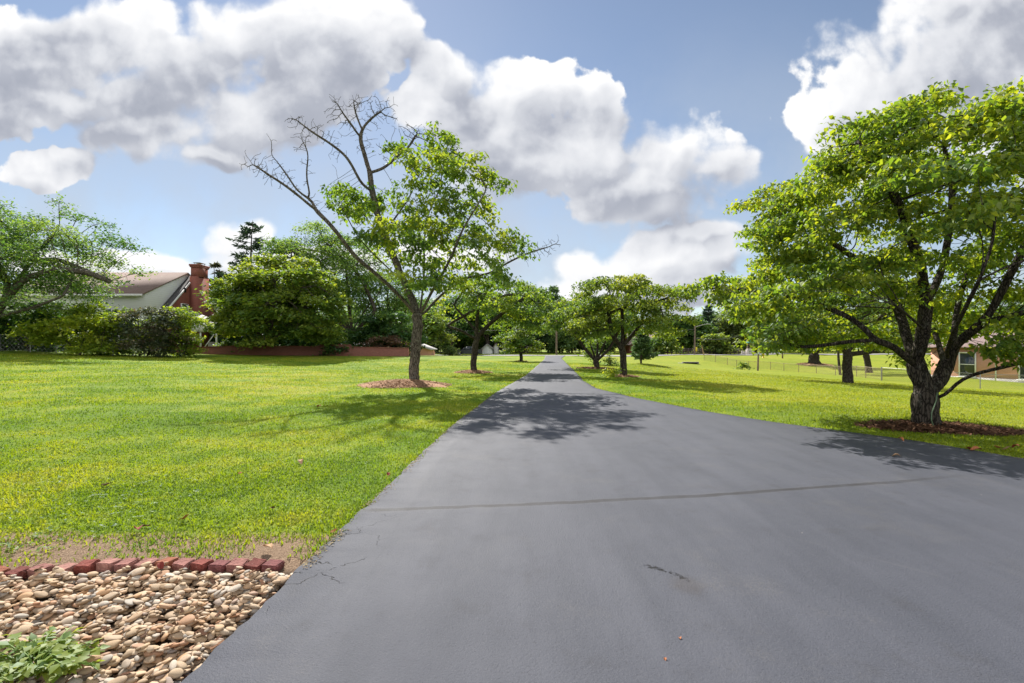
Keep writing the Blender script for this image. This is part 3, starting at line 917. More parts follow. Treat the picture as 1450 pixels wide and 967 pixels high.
def tubes(P, par, rad, flare=1.35, rng=None, rmin=0.0, smooth=2):
    n = len(P)
    ch = [[] for _ in range(n)]
    for i in range(n):
        if par[i] >= 0:
            ch[par[i]].append(i)
    P = P.copy()
    for _ in range(smooth):
        Q = P.copy()
        for i in range(1, n):
            if par[i] > 0 or (par[i] == 0):
                c = max(ch[i], key=lambda k: rad[k]) if ch[i] else None
                if c is not None and par[i] >= 0:
                    Q[i] = 0.5 * P[i] + 0.25 * (P[par[i]] + P[c])
        P = Q
    V, QD, TR = [], [], []
    nv = 0
    stack = [(0, -1)]
    while stack:
        s, pre = stack.pop()
        chain = ([pre] if pre >= 0 else []) + [s]
        c = s
        while ch[c]:
            m = max(ch[c], key=lambda k: rad[k])
            for k in ch[c]:
                if k != m:
                    stack.append((k, c))
            chain.append(m); c = m
        if len(chain) < 2:
            continue
        pts = P[chain]; rr = rad[chain].copy()
        if pre >= 0:
            rr[0] = min(rad[pre] * 0.8, rr[1] * 1.25)
        if rr.max() < rmin:
            continue
        sides = 14 if rr.max() > 0.12 else (8 if rr.max() > 0.04 else (5 if rr.max() > 0.015 else 3))
        if len(pts) > 2 and rr.max() > 0.12:          # finer rings on trunks
            t = np.arange(len(pts)); tt = np.linspace(0, len(pts) - 1, (len(pts) - 1) * 3 + 1)
            pts = np.stack([np.interp(tt, t, pts[:, k]) for k in range(3)], 1); rr = np.interp(tt, t, rr)
        tg = np.gradient(pts, axis=0); tg /= np.linalg.norm(tg, axis=1)[:, None] + 1e-9
        mean = tg.mean(0)
        ref = np.eye(3)[np.argmin(np.abs(mean))]
        n1 = np.cross(tg, ref); n1 /= np.linalg.norm(n1, axis=1)[:, None] + 1e-9
        n2 = np.cross(tg, n1)
        th = np.arange(sides) / sides * 2 * np.pi
        r2 = np.repeat(rr[:, None], sides, 1)
        if rr.max() > 0.04 and rng is not None:
            ph = rng.uniform(0, 6.28, 4); z = np.arange(len(rr))[:, None]
            r2 = r2 * (1 + 0.07 * np.sin(3 * th[None] + ph[0] + z * 0.35) + 0.05 * np.sin(5 * th[None] + ph[1] - z * 0.5) + 0.03 * rng.normal(size=r2.shape))
        if pre < 0 and flare > 1:
            hgt = pts[:, 2] - pts[0, 2]
            fl = (flare - 1) * np.exp(-hgt / (rr[0] * 1.1))
            lob = 1 + 0.45 * np.sin(5 * th[None] + 1.0) * fl[:, None]
            r2 = r2 * (1 + fl[:, None]) * lob
        ring = pts[:, None] + r2[:, :, None] * (np.cos(th)[None, :, None] * n1[:, None] + np.sin(th)[None, :, None] * n2[:, None])
        k = len(pts)
        V.append(ring.reshape(-1, 3))
        i = np.arange(k - 1)[:, None] * sides; j = np.arange(sides)[None]; jn = (j + 1) % sides
        QD.append(np.stack([i + j, i + sides + j, i + sides + jn, i + jn], -1).reshape(-1, 4) + nv)
        nv += k * sides
    return np.vstack(V), np.vstack(QD)


def skeleton(lines, step):
    """polylines (local 3D); each starts at the nearest existing node"""
    P = []; par = []
    for li, ln in enumerate(lines):
        ln = np.array(ln, float)
        seg = np.linalg.norm(np.diff(ln, axis=0), axis=1)
        tot = np.concatenate([[0], np.cumsum(seg)])
        k = max(1, int(round(tot[-1] / step)))
        t = np.linspace(0, tot[-1], k + 1)
        # smooth through the points
        pts = np.stack([np.interp(t, tot, ln[:, c]) for c in range(3)], 1)
        for _ in range(2):
            pts[1:-1] = 0.5 * pts[1:-1] + 0.25 * (pts[:-2] + pts[2:])
        if li == 0:
            pr = -1; first = 0
        else:
            d = np.linalg.norm(np.array(P) - pts[0], axis=1); pr = int(d.argmin()); first = 1
        for q in pts[first:]:
            P.append(q); par.append(pr); pr = len(P) - 1
    return np.array(P), np.array(par)


def sample_pads(pads, dens, rng):
    """pads: (centre, radius, thickness, tilt vector, share) -> attractor points"""
    out = []; src = []
    for i, (c, r, th, tilt) in enumerate(pads):
        n = max(3, int(dens * r * r))
        a = rng.uniform(0, 6.283, n); q = r * np.sqrt(rng.uniform(0, 1, n))
        x, y = q * np.cos(a), q * np.sin(a)
        z = th * rng.normal(0, 0.5, n) + tilt[0] * x + tilt[1] * y - 0.12 * r * (q / r) ** 2
        out.append(np.stack([c[0] + x, c[1] + y, c[2] + z], 1)); src.append(np.full(n, i))
    return np.vstack(out), np.concatenate(src)


def make_tree(name, label, cat, base, lines, pads, dead=(), dens=40, per=10, leaf=0.11, ratio=0.55, step=0.18, kill=0.2, rbase=0.2, rtip=0.005,
              lmat=None, bmat=None, group=None, seed=1, spread=0.12, droop=0.45, up=0.35, kind='full', flare=1.35, grav=0.05, ragged=0.0, tint=None, expo=2.3, wig=0.18, smooth_tint=0.25, parts=None):
    rng = np.random.default_rng(seed)
    P, par = skeleton(lines, step)
    A, src = sample_pads(pads, dens, rng)
    if ragged:
        keep = rng.uniform(0, 1, len(A)) > ragged; A = A[keep]; src = src[keep]
    allA = A
    if len(dead):
        Dd, _ = sample_pads(dead, 170, rng)
    P, par = colonize(P, par, A, step, kill, rng, grav=grav, wig=wig)
    if len(dead):
        P, par = colonize(P, par, Dd, 0.085, 0.08, rng, grav=grav, wig=0.38)
    rad = radii(par, rtip, rbase, expo)
    root = thing(name, label, cat, base, 0, group)
    V, Q = tubes(P, par, rad, flare, rng)
    link("trunk", build_mesh("trunk", V, Q, None, bmat or BARK, True), root)
    # leaf sprays round the twig ends
    n = len(A) * per
    print(label[:30], len(A), n, len(P))
    c = np.repeat(A, per, 0)
    ci = np.repeat(src, per)
    off = rng.normal(0, spread, (n, 3)); off[:, 2] *= 0.55
    pos = c + off
    az = rng.uniform(0, 6.283, n)
    ax = np.stack([np.cos(az), np.sin(az), rng.normal(-droop, 0.35, n)], 1)
    nor = np.stack([rng.normal(0, up, n), rng.normal(0, up, n), np.ones(n)], 1)
    L = leaf * rng.uniform(0.65, 1.25, n)
    V, T, ti = leaf_arrays(pos, ax, nor, L, ratio, rng, kind)
    k = 4 if kind == 'full' else 2
    pt = rng.normal(0, smooth_tint, len(pads))[ci]                       # sprays differ in tone
    ti = np.clip(ti + np.repeat(pt, k) + (0 if tint is None else tint), 0, 1)
    me = build_mesh("crown", V, None, T, lmat, False, ti)
    link("crown", me, root)
    return root


def ell_pads(c, rad, n, pr, th, rng, inner=0.35, top=True, tilt=0.35, low=-0.6):
    """pads over an ellipsoid: mostly on its skin, some inside"""
    out = []
    for i in range(n):
        while True:
            d = rng.normal(size=3); d /= np.linalg.norm(d)
            if d[2] > low:
                break
        f = rng.uniform(0.72, 1.09) if rng.uniform() > inner else rng.uniform(0.3, 0.78)
        p = np.array(c) + d * np.array(rad) * f
        out.append((p, pr * rng.uniform(0.6, 1.3), th * rng.uniform(0.7, 1.3), (-d[0] * tilt, -d[1] * tilt)))
    return out


def auto_tree(name, label, cat, base, height, fork, crown_c, crown_r, npads, padr, seed, lean=(0, 0), stems=None, th=0.15, **kw):
    rng = np.random.default_rng(seed + 100)
    if stems is None:
        lines = [[(0, 0, -0.15), (lean[0] * 0.5 + rng.normal(0, 0.03), lean[1] * 0.5, fork * 0.55), (lean[0], lean[1], fork)]]
    else:
        lines = stems
    inner = kw.pop('inner', 0.35); low = kw.pop('low', -0.6); tilt = kw.pop('tilt', 0.35)
    pads = ell_pads(crown_c, crown_r, npads, padr, th, rng, inner, True, tilt, low)
    lines = list(lines)
    tips = [np.array(l[-1], float) for l in lines[(1 if len(lines) > 1 else 0):]]
    for i in range(kw.pop('limbs', 10)):
        d = rng.normal(size=3); d /= np.linalg.norm(d); d[2] = abs(d[2]) * 0.9 - 0.15
        e = np.array(crown_c) + d * np.array(crown_r) * rng.uniform(0.55, 0.85)
        s0 = tips[int(np.argmin([np.linalg.norm((t - e) * (1, 1, 0.6)) for t in tips]))] if rng.uniform() < 0.7 else tips[int(rng.integers(len(tips)))]
        m0 = s0 * 0.55 + e * 0.45 + np.array([rng.normal(0, .08), rng.normal(0, .08), 0.08]) * np.linalg.norm(e - s0)
        lines.append([tuple(s0), tuple(m0), tuple(e)])
    return make_tree(name, label, cat, base, lines, pads, seed=seed, **kw)


make_grass()

# --- the half-bare dogwood left of the drive: limbs measured on the photograph, each with its own depth
def loc1(u, v, dy=0.0):
    Y = T1[1] + dy
    return ((u - CX) / F * Y - T1[0], dy, EYE - (v - HV) / F * Y - T1[2])


t1_lines = [
    [loc1(586, 549), loc1(586, 525), loc1(588, 500), loc1(591, 470), loc1(592, 447)],
    [loc1(591, 449), loc1(575, 428, -0.2), loc1(553, 406, -0.5), loc1(530, 386, -0.8), loc1(505, 366, -1.0), loc1(484, 338, -1.2), loc1(468, 318, -1.4), loc1(448, 299, -1.5), loc1(428, 281, -1.6), loc1(404, 262, -1.7), loc1(378, 246, -1.7), loc1(356, 231, -1.7)],
    [loc1(591, 446), loc1(584, 424, 0.2), loc1(570, 394, 0.5), loc1(556, 360, 0.7), loc1(544, 330, 0.8), loc1(533, 300, 0.9), loc1(527, 271, 0.9)],
    [loc1(527, 271, 0.9), loc1(512, 262, 0.6), loc1(502, 240, 0.5), loc1(490, 220, 0.4), loc1(465, 201, 0.3), loc1(440, 186, 0.2), loc1(418, 168, 0.1)],
    [loc1(527, 271, 0.9), loc1(524, 245, 1.0), loc1(517, 222, 1.1), loc1(509, 195, 1.2), loc1(512, 182, 1.2), loc1(528, 165, 1.3), loc1(540, 157, 1.3)],
    [loc1(509, 195, 1.2), loc1(498, 176, 1.0), loc1(485, 160, 0.9), loc1(477, 145, 0.9)],
    [loc1(512, 182, 1.2), loc1(503, 160, 1.3), loc1(500, 140, 1.4)],
    [loc1(524, 245, 1.0), loc1(545, 238, 1.4), loc1(561, 222, 1.7), loc1(580, 208, 1.9), loc1(590, 188, 2.0)],
    [loc1(448, 299, -1.2), loc1(437, 270, -1.3), loc1(433, 245, -1.4), loc1(438, 215, -1.4), loc1(426, 196, -1.5)],
    [loc1(428, 281, -1.3), loc1(408, 250, -1.6), loc1(392, 228, -1.7)],
    [loc1(572, 400, 0.4), loc1(548, 378, -0.2), loc1(527, 358, -0.6), loc1(506, 335, -0.9), loc1(493, 310, -1.0), loc1(482, 290, -1.1)],
    [loc1(594, 447), loc1(598, 415, 0.8), loc1(601, 380, 1.3), loc1(600, 345, 1.6), loc1(605, 305, 1.8), loc1(622, 270, 1.9), loc1(628, 235, 1.9)],
    [loc1(595, 446), loc1(612, 412, -0.4), loc1(630, 382, -0.9), loc1(643, 355, -1.2), loc1(652, 330, -1.4), loc1(670, 300, -1.5), loc1(690, 268, -1.6)],
    [loc1(596, 450), loc1(614, 428, 0.4), loc1(640, 404, 0.9), loc1(664, 392, 1.2), loc1(692, 388, 1.4), loc1(722, 370, 1.6), loc1(748, 358, 1.7), loc1(775, 350, 1.8)],
    [loc1(544, 330, 0.8), loc1(562, 305, 0.3), loc1(580, 280, 0.0), loc1(592, 250, -0.2)],
    [loc1(556, 360, 0.7), loc1(540, 335, 1.4), loc1(523, 315, 1.8)],
]
_r = np.random.default_rng(77)
t1_pads = []
for (u, v, r_) in [(478, 272, .55), (500, 276, .6), (522, 283, .5), (505, 300, .6), (488, 293, .5), (540, 292, .5), (535, 320, .6), (560, 330, .6), (520, 335, .5), (548, 350, .6),
                   (558, 205, .45), (578, 214, .55), (602, 210, .5), (628, 198, .5), (645, 208, .55), (625, 222, .6), (600, 235, .6), (640, 240, .6), (665, 228, .5), (685, 246, .55), (700, 252, .45), (660, 256, .6),
                   (620, 262, .6), (590, 262, .5), (640, 285, .6), (672, 282, .55), (690, 292, .45), (610, 290, .6), (580, 295, .6), (560, 275, .4), (600, 318, .65), (632, 318, .65), (665, 318, .55), (575, 325, .6),
                   (590, 345, .65), (622, 345, .65), (655, 345, .6), (690, 335, .55), (712, 328, .5), (735, 335, .5), (742, 352, .45), (715, 350, .5), (690, 362, .6), (660, 372, .6), (628, 372, .6), (600, 372, .6), (572, 365, .5),
                   (612, 398, .6), (645, 398, .55), (680, 392, .5), (590, 400, .5), (705, 375, .5), (566, 388, .35), (625, 418, .4)]:
    p = loc1(u, v, _r.uniform(-2.2, 2.2))
    t1_pads.append((p, r_ * _r.uniform(.8, 1.25), _r.uniform(.16, .38), (-0.1 * p[0] + _r.normal(0, .3), -0.1 * p[1] + _r.normal(0, .3))))
t1_dead = []
for (u, v, r_, dy) in [(360, 232, .35, -1.5), (378, 240, .4, -1.5), (398, 250, .4, -1.5), (418, 265, .35, -1.4), (390, 225, .3, -1.7), (425, 200, .3, -1.5), (436, 235, .25, -1.4), (418, 168, .3, .1), (432, 180, .35, .1), (448, 180, .35, .2), (465, 195, .35, .3),
                       (480, 150, .35, .9), (478, 165, .4, .9), (490, 180, .35, .8), (500, 145, .35, 1.4), (510, 160, .4, 1.3), (520, 150, .35, 1.3), (530, 140, .3, 1.3), (545, 155, .4, 1.3), (552, 163, .3, 1.4), (535, 172, .3, 1.2),
                       (480, 215, .3, .4), (510, 210, .3, 1.2), (585, 185, .35, 2.0), (600, 190, .35, 2.0), (612, 200, .3, 2.0), (575, 180, .3, 1.9), (775, 350, .35, 1.8), (760, 358, .3, 1.7), (785, 345, .25, 1.8), (530, 200, .3, 1.2), (450, 285, .3, -1.2), (545, 225, .3, 1.3)]:
    t1_dead.append((loc1(u, v, dy), r_ * 1.35, 0.30, (_r.normal(0, .4), _r.normal(0, .4))))
make_tree("dogwood_tree", "tall thin dogwood with bare dead upper limbs on a tan mulch mound", "tree", T1, t1_lines, t1_pads, t1_dead, dens=62, per=14, leaf=0.180, ratio=0.60, step=0.16, kill=0.17,
          rbase=0.185, rtip=0.0065, lmat=LEAF_DOG2, bmat=BARK, group="dogwoods lining the driveway", seed=21, spread=0.13, droop=0.6, flare=1.12, grav=0.06, ragged=0.12, expo=1.72)

# --- the big spreading dogwood right of the drive
def loc4(u, v, dy=0.0):
    Y = T4[1] + dy
    return ((u - CX) / F * Y - T4[0], dy, EYE - (v - HV) / F * Y - T4[2])


t4_lines = [
    [loc4(1312, 612), loc4(1311, 590), loc4(1310, 570), loc4(1312, 556)],
    [loc4(1312, 557), loc4(1302, 535, 0.05), loc4(1296, 515, 0.1)],                                                       # left stem
    [loc4(1314, 560), loc4(1328, 545, 0.05), loc4(1338, 520, 0.1), loc4(1347, 498, 0.1)],                                 # right stem
    [loc4(1298, 520), loc4(1280, 503, -0.1), loc4(1262, 487, -0.2), loc4(1240, 483, -0.3), loc4(1212, 482, -0.4), loc4(1180, 487, 0.0), loc4(1150, 491, 0.3), loc4(1120, 492, 0.6), loc4(1106, 480, 0.7), loc4(1085, 470, 0.8)],
    [loc4(1240, 483, -0.3), loc4(1222, 460, -0.2), loc4(1185, 440, 0.1), loc4(1140, 425, 0.4), loc4(1090, 415, 0.7), loc4(1040, 408, 0.9), loc4(1000, 408, 0.9)],
    [loc4(1296, 515, 0.1), loc4(1284, 480, 0.5), loc4(1275, 445, 0.9), loc4(1258, 410, 1.2), loc4(1225, 375, 1.4), loc4(1180, 345, 1.5), loc4(1140, 320, 1.5), loc4(1095, 295, 1.5)],
    [loc4(1225, 375, 1.4), loc4(1170, 375, 0.9), loc4(1110, 350, 0.5)],
    [loc4(1296, 515, 0.1), loc4(1308, 470, -0.2), loc4(1312, 430, -0.4), loc4(1306, 385, -0.6), loc4(1290, 335, -0.8), loc4(1270, 280, -0.9), loc4(1240, 235, -0.9), loc4(1215, 200, -0.8)],
    [loc4(1312, 430, -0.4), loc4(1335, 380, 0.2), loc4(1345, 320, 0.5), loc4(1350, 260, 0.6), loc4(1335, 200, 0.6)],
    [loc4(1347, 498, 0.1), loc4(1352, 465, 0.6), loc4(1358, 420, 1.1), loc4(1375, 370, 1.5), loc4(1400, 310, 1.7), loc4(1415, 250, 1.8)],
    [loc4(1347, 498, 0.1), loc4(1365, 475, -0.2), loc4(1395, 455, -0.5), loc4(1440, 445, -0.8), loc4(1500, 430, -1.1), loc4(1570, 410, -1.3), loc4(1620, 395, -1.4)],
    [loc4(1347, 498, 0.1), loc4(1380, 468, 0.6), loc4(1420, 452, 1.2), loc4(1480, 430, 1.7)],
    [loc4(1395, 455, -0.5), loc4(1420, 410, -0.7), loc4(1450, 350, -0.8), loc4(1480, 290, -0.8)],
    [loc4(1322, 572, 0), loc4(1340, 560, -0.15), loc4(1352, 545, -0.3), loc4(1364, 532, -0.4), loc4(1390, 527, -0.6), loc4(1420, 520, -0.8), loc4(1450, 513, -1.0), loc4(1500, 500, -1.2), loc4(1560, 480, -1.3)],
    [loc4(1338, 520, 0.1), loc4(1330, 490, 1.0), loc4(1320, 460, 1.9), loc4(1300, 420, 2.6)],
    [loc4(1312, 470, -0.1), loc4(1290, 450, -0.9), loc4(1265, 430, -1.7), loc4(1245, 405, -2.3)],
    [loc4(1338, 505, 0.0), loc4(1350, 470, -0.9), loc4(1370, 430, -1.8), loc4(1390, 390, -2.4)],
]
_r = np.random.default_rng(41)
t4_pads = []
prof = [(1.55, 2.6, .5), (1.9, 3.2, .5), (2.35, 3.75, .5), (2.8, 3.35, .55), (3.25, 3.15, .55), (3.7, 3.1, .55), (4.15, 2.95, .55), (4.55, 2.6, .5), (4.95, 2.2, .5), (5.3, 1.7, .45), (5.55, 1.1, .4)]
for (z, rr, pr) in prof:
    k = int(3 + rr * 5.2)
    a0 = _r.uniform(0, 6.28)
    for i in range(k):
        a = a0 + 6.283 * i / k + _r.normal(0, .12)
        f = rr * _r.uniform(0.80, 1.03) - pr * 0.6
        x, y = f * math.cos(a) + 0.1, f * math.sin(a)
        if x < -0.9 and y < -0.7 and z < 3.0:
            y += 1.6
        t4_pads.append(((x, y, z + _r.normal(0, .14)), pr * _r.uniform(0.75, 1.3), 0.085, (-0.22 * math.cos(a), -0.22 * math.sin(a))))
    for i in range(int(rr * rr * 0.8)):
        a = _r.uniform(0, 6.28); f = rr * math.sqrt(_r.uniform(0, 0.5))
        t4_pads.append(((f * math.cos(a), f * math.sin(a), z + _r.normal(0, .18)), pr * _r.uniform(0.6, 1.0), 0.10, (_r.normal(0, .1), _r.normal(0, .1))))
t4_pads = [q for q in t4_pads if not (q[0][2] < 2.35 and q[0][1] < 0.9 and -1.9 < q[0][0] < 2.6) and not (q[0][2] < 2.7 and q[0][1] < -0.5 and -1.0 < q[0][0] < 2.0)]
for (u, v, dy, r_) in [(995, 405, 0.9, .35), (1015, 398, 0.9, .45), (1040, 405, 0.9, .5), (1060, 420, 0.9, .5), (1050, 290, 1.5, .3), (1075, 285, 1.5, .42), (1100, 265, 1.4, .5), (1130, 270, 1.2, .5), (1200, 175, -0.8, .3), (1225, 170, -0.8, .4), (1250, 165, -.6, .45),
                       (1085, 330, 0.6, .45), (1068, 345, 0.5, .35), (1110, 365, 0.5, .5), (1425, 490, -1.2, .3), (1440, 470, -1.2, .35), (1395, 492, -1.0, .25), (1415, 478, -1.0, .32), (1440, 492, -1.3, .3), (1432, 458, -.9, .35), (1385, 468, .5, .3), (1362, 452, .9, .32), (1410, 462, 1.1, .35), (1446, 508, -1.2, .25), (1480, 490, -1.2, .4), (1530, 478, -1.3, .5), (1575, 465, -1.3, .5), (1590, 490, -1.3, .5), (1620, 470, -1.3, .5), (1500, 455, -1.1, .45), (1465, 455, -1.0, .4), (1300, 150, 0, .45), (1345, 150, .3, .45), (1130, 470, 0.8, .5), (1090, 460, 0.9, .45), (1075, 475, .9, .35), (1160, 485, .6, .4), (1110, 490, .7, .3)]:
    p = loc4(u, v, dy)
    t4_pads.append((p, r_, 0.08, (-0.15 * np.sign(p[0]) * 1.0, 0)))
make_tree("dogwood_tree", "broad spreading dogwood with a thick forked trunk at the driveway edge", "tree", T4, t4_lines, t4_pads, (), dens=46, per=29, leaf=0.102, ratio=0.56, step=0.13, kill=0.14,
          rbase=0.195, rtip=0.0045, lmat=LEAF_DOG, bmat=BARK_D, group="dogwoods lining the driveway", seed=42, spread=0.095, droop=0.65, up=0.4, flare=1.1, grav=0.03, expo=1.9, smooth_tint=0.09, tint=0.15)
# a thin green hose-like vine against the trunk
vn = MB(); vp = [loc4(1322, 604, -0.33), loc4(1319, 595, -0.38), loc4(1319, 585, -0.36), loc4(1323, 575, -0.32), loc4(1326, 566, -0.28), loc4(1327, 556, -0.22)]
vn.tube([(p[0] + T4[0], p[1] + T4[1], p[2] + T4[2]) for p in vp], 0.009, 6).build("vine_stem", mat_plain("vine_green", (0.10, 0.16, 0.09), 0.5), label="thin green vine stem climbing the thick forked trunk", cat="vine", smooth=True)
# --- second tree left of the drive
def px(Y):
    return Y / F


b = T2; s_ = px(26.2)
auto_tree("dogwood_tree", "leafy leaning dogwood behind the half-bare tree on the left lawn", "tree", b, 5.8, 2.3, (0.95, 0, 3.75), (3.1, 2.6, 1.75), 46, 0.72, 31, lean=(0.12, 0), th=0.13,
          stems=[[(0, 0, -0.15), (-.02, 0, 0.8), (.12, 0, 1.6), (.15, 0, 2.2)], [(.15, 0, 2.2), (-.5, .2, 3.0), (-1.2, .3, 3.7)], [(.15, 0, 2.2), (.2, -.2, 3.2), (.6, -.3, 4.3)], [(.12, 0, 1.9), (.9, .2, 2.7), (2.0, .1, 3.6), (3.0, 0, 4.2)], [(.12, 0, 1.8), (-.7, -.3, 2.3), (-1.5, -.4, 2.5)]],
          dens=34, per=15, leaf=0.18, step=0.2, kill=0.22, rbase=0.165, rtip=0.006, lmat=LEAF_DOG2, bmat=BARK_D, group="dogwoods lining the driveway", spread=0.15, droop=0.5, ragged=0.1, low=-0.75)
auto_tree("dogwood_tree", "low round dogwood with a short trunk near the end of the driveway", "tree", T3, 3.5, 0.7, (0, 0, 2.05), (2.1, 2.0, 1.35), 34, 0.55, 32, th=0.12,
          dens=34, per=14, leaf=0.24, step=0.2, kill=0.24, rbase=0.15, rtip=0.01, lmat=LEAF_BRIGHT, bmat=BARK_D, group="dogwoods lining the driveway", spread=0.17, kind='quad', low=-0.8)
auto_tree("dogwood_tree", "umbrella-shaped dogwood with a crooked forked trunk right of the driveway", "tree", T5, 4.8, 1.2, (0.25, 0, 3.15), (2.75, 2.4, 1.75), 62, 0.68, 33, th=0.10,
          stems=[[(0, 0, -0.15), (.06, 0, 0.5), (.0, 0, 1.1), (-.05, 0, 1.45)], [(-.05, 0, 1.4), (-.45, -.1, 1.75), (-.62, -.1, 2.3), (-.7, -.1, 3.0)], [(0, 0, 1.45), (.0, .1, 2.3), (-.02, .1, 3.3)], [(.02, 0, 1.45), (.5, .1, 2.0), (1.0, .2, 2.6), (1.1, .2, 3.4)], [(1.0, .2, 2.5), (1.9, .1, 2.75), (2.9, 0, 2.65), (3.6, 0, 2.75)]],
          dens=40, per=15, leaf=0.17, step=0.19, kill=0.21, rbase=0.155, rtip=0.005, lmat=LEAF_OLIVE, bmat=BARK_D, group="dogwoods lining the driveway", spread=0.13, droop=0.5, ragged=0.05, low=-0.75)
auto_tree("dogwood_tree", "many-stemmed dark-trunked dogwood behind the umbrella-shaped tree", "tree", T6, 4.9, 0.6, (-0.3, 0, 3.2), (2.75, 2.3, 1.8), 44, 0.72, 34, th=0.12,
          stems=[[(0, 0, -0.15), (0, 0, 0.5)], [(0, 0, 0.4), (-.7, 0, 1.2), (-1.3, .1, 2.0), (-1.7, .1, 2.8)], [(0, 0, 0.45), (-.4, -.2, 1.4), (-.7, -.3, 2.6)], [(0, 0, 0.5), (.1, .2, 1.5), (.1, .2, 2.6)], [(0, 0, 0.5), (.8, 0, 1.2), (1.3, 0, 2.1), (1.6, .1, 3.0)], [(0, 0, 0.5), (.4, -.3, 1.5), (.8, -.4, 2.6)]],
          dens=36, per=15, leaf=0.21, step=0.2, kill=0.23, rbase=0.17, rtip=0.007, lmat=LEAF_BRIGHT, bmat=BARK_D, group="dogwoods lining the driveway", spread=0.16, droop=0.5, low=-0.5)
auto_tree("lawn_tree", "shady tree with a straight dark trunk on the lawn before the wire fence", "tree", T7, 6.5, 2.0, (0.2, 0, 4.0), (4.8, 4.0, 2.3), 60, 0.95, 35, th=0.14,
          stems=[[(0, 0, -0.15), (0, 0, 1.0), (0, 0, 1.9)], [(0, 0, 1.8), (-.5, 0, 2.5), (-1.6, .1, 3.2)], [(0, 0, 1.9), (.6, 0, 2.6), (1.7, 0, 3.4)], [(0, 0, 1.7), (1.3, 0, 1.85), (2.4, .1, 2.0)]],
          dens=22, per=14, leaf=0.24, step=0.25, kill=0.28, rbase=0.25, rtip=0.01, lmat=LEAF_BRIGHT, bmat=BARK_D, group="trees on the right-hand lawn", spread=0.2, low=-0.6)
b = on(1231, 52)
auto_tree("lawn_tree", "leaning-trunked tree just beyond the wire fence", "tree", b, 8, 2.6, (0.5, 0, 5.0), (4.5, 4, 2.4), 40, 1.1, 36, lean=(-0.5, 0), dens=11, per=8, leaf=0.32, step=0.35, kill=0.4, rbase=0.3, rtip=0.015, lmat=LEAF_BRIGHT, bmat=BARK_D,
          group="trees on the right-hand lawn", spread=0.28, kind='quad', low=-0.3)
b = on(1190, 50)
auto_tree("lawn_tree", "slim young tree standing at the wire fence", "tree", b, 6, 2.4, (-0.1, 0, 4.2), (1.8, 1.8, 1.8), 20, 0.8, 37, lean=(-0.25, 0), dens=12, per=8, leaf=0.30, step=0.35, kill=0.4, rbase=0.12, rtip=0.012, lmat=LEAF_BRIGHT, bmat=BARK_D,
          group="trees on the right-hand lawn", spread=0.26, kind='quad')
b = on(1153, 66)
auto_tree("lawn_tree", "low-crowned tree growing out of the bare soil mound", "tree", (b[0], b[1], b[2] + 0.15), 7, 1.2, (0.3, 0, 4.0), (3.6, 3.4, 2.6), 40, 1.1, 38, dens=9, per=8, leaf=0.36, step=0.4, kill=0.45, rbase=0.6, rtip=0.02, lmat=LEAF_BRIGHT, bmat=BARK_D,
          group="trees on the right-hand lawn", spread=0.3, kind='quad', low=-0.7)

# --- left side: airy arching tree, shrubs, round tree, conifers, tall trees
b = on(-18, 31); 
auto_tree("arching_tree", "large airy tree with long arching limbs at the left lawn edge", "tree", b, 11, 2.2, (0.1, 0.3, 5.5), (8.3, 5.0, 4.8), 138, 1.2, 51, th=0.28,
          stems=[[(0, 0, -0.2), (.1, 0, 1.0), (.3, 0, 2.0)], [(.3, 0, 2.0), (1.5, -.4, 3.2), (3.2, -.8, 4.6), (5.2, -.9, 5.2), (7.2, -.8, 5.0), (8.6, -.7, 4.4)], [(.3, 0, 2.0), (1.0, .5, 4.0), (2.2, .8, 6.2), (3.6, .9, 8.0)], [(.2, 0, 1.6), (-1.0, 0, 4.0), (-2.0, .2, 7.0)], [(.3, 0, 1.9), (1.8, -1.0, 2.2), (4.2, -1.6, 2.6), (6.5, -1.7, 3.4)], [(1.0, .5, 4.0), (.6, -.4, 6.5), (1.2, -.8, 8.8)]],
          dens=17, per=17, leaf=0.20, ratio=0.55, step=0.3, kill=0.34, rbase=0.34, rtip=0.009, lmat=LEAF_COOL, bmat=BARK, group="trees along the left lawn edge", spread=0.30, kind='quad', low=-0.7, inner=0.45, ragged=0.18, tint=0.05)


def bush(name, label, cat, base, c, r, n, pr, seed, lmat, leaf, dens=12, per=9, stems=5, group=None, rb=0.06, **kw):
    rng = np.random.default_rng(seed + 7)
    lines = [[(0, 0, -0.1), (0, 0, 0.15)]]
    for i in range(stems):
        a = 6.283 * i / stems + rng.uniform(0, 1); q = rng.uniform(0.25, 0.6)
        lines.append([(0, 0, 0.1), (r[0] * q * 0.5 * math.cos(a), r[1] * q * 0.5 * math.sin(a), c[2] * 0.5), (r[0] * q * math.cos(a), r[1] * q * math.sin(a), c[2] * 0.95)])
    kw.setdefault('low', -0.95); kw.setdefault('tilt', 0.3)
    return auto_tree(name, label, cat, base, 2, 1, c, r, n, pr, seed, stems=lines, dens=dens * 1.5, per=int(per * 1.5), leaf=leaf * 1.35, rbase=rb, rtip=0.008, lmat=lmat, bmat=BARK_F, group=group, spread=leaf * 1.1, kind='quad', ratio=0.62, flare=1.0, step=max(0.22, pr * 0.3), kill=max(0.24, pr * 0.34), **kw)


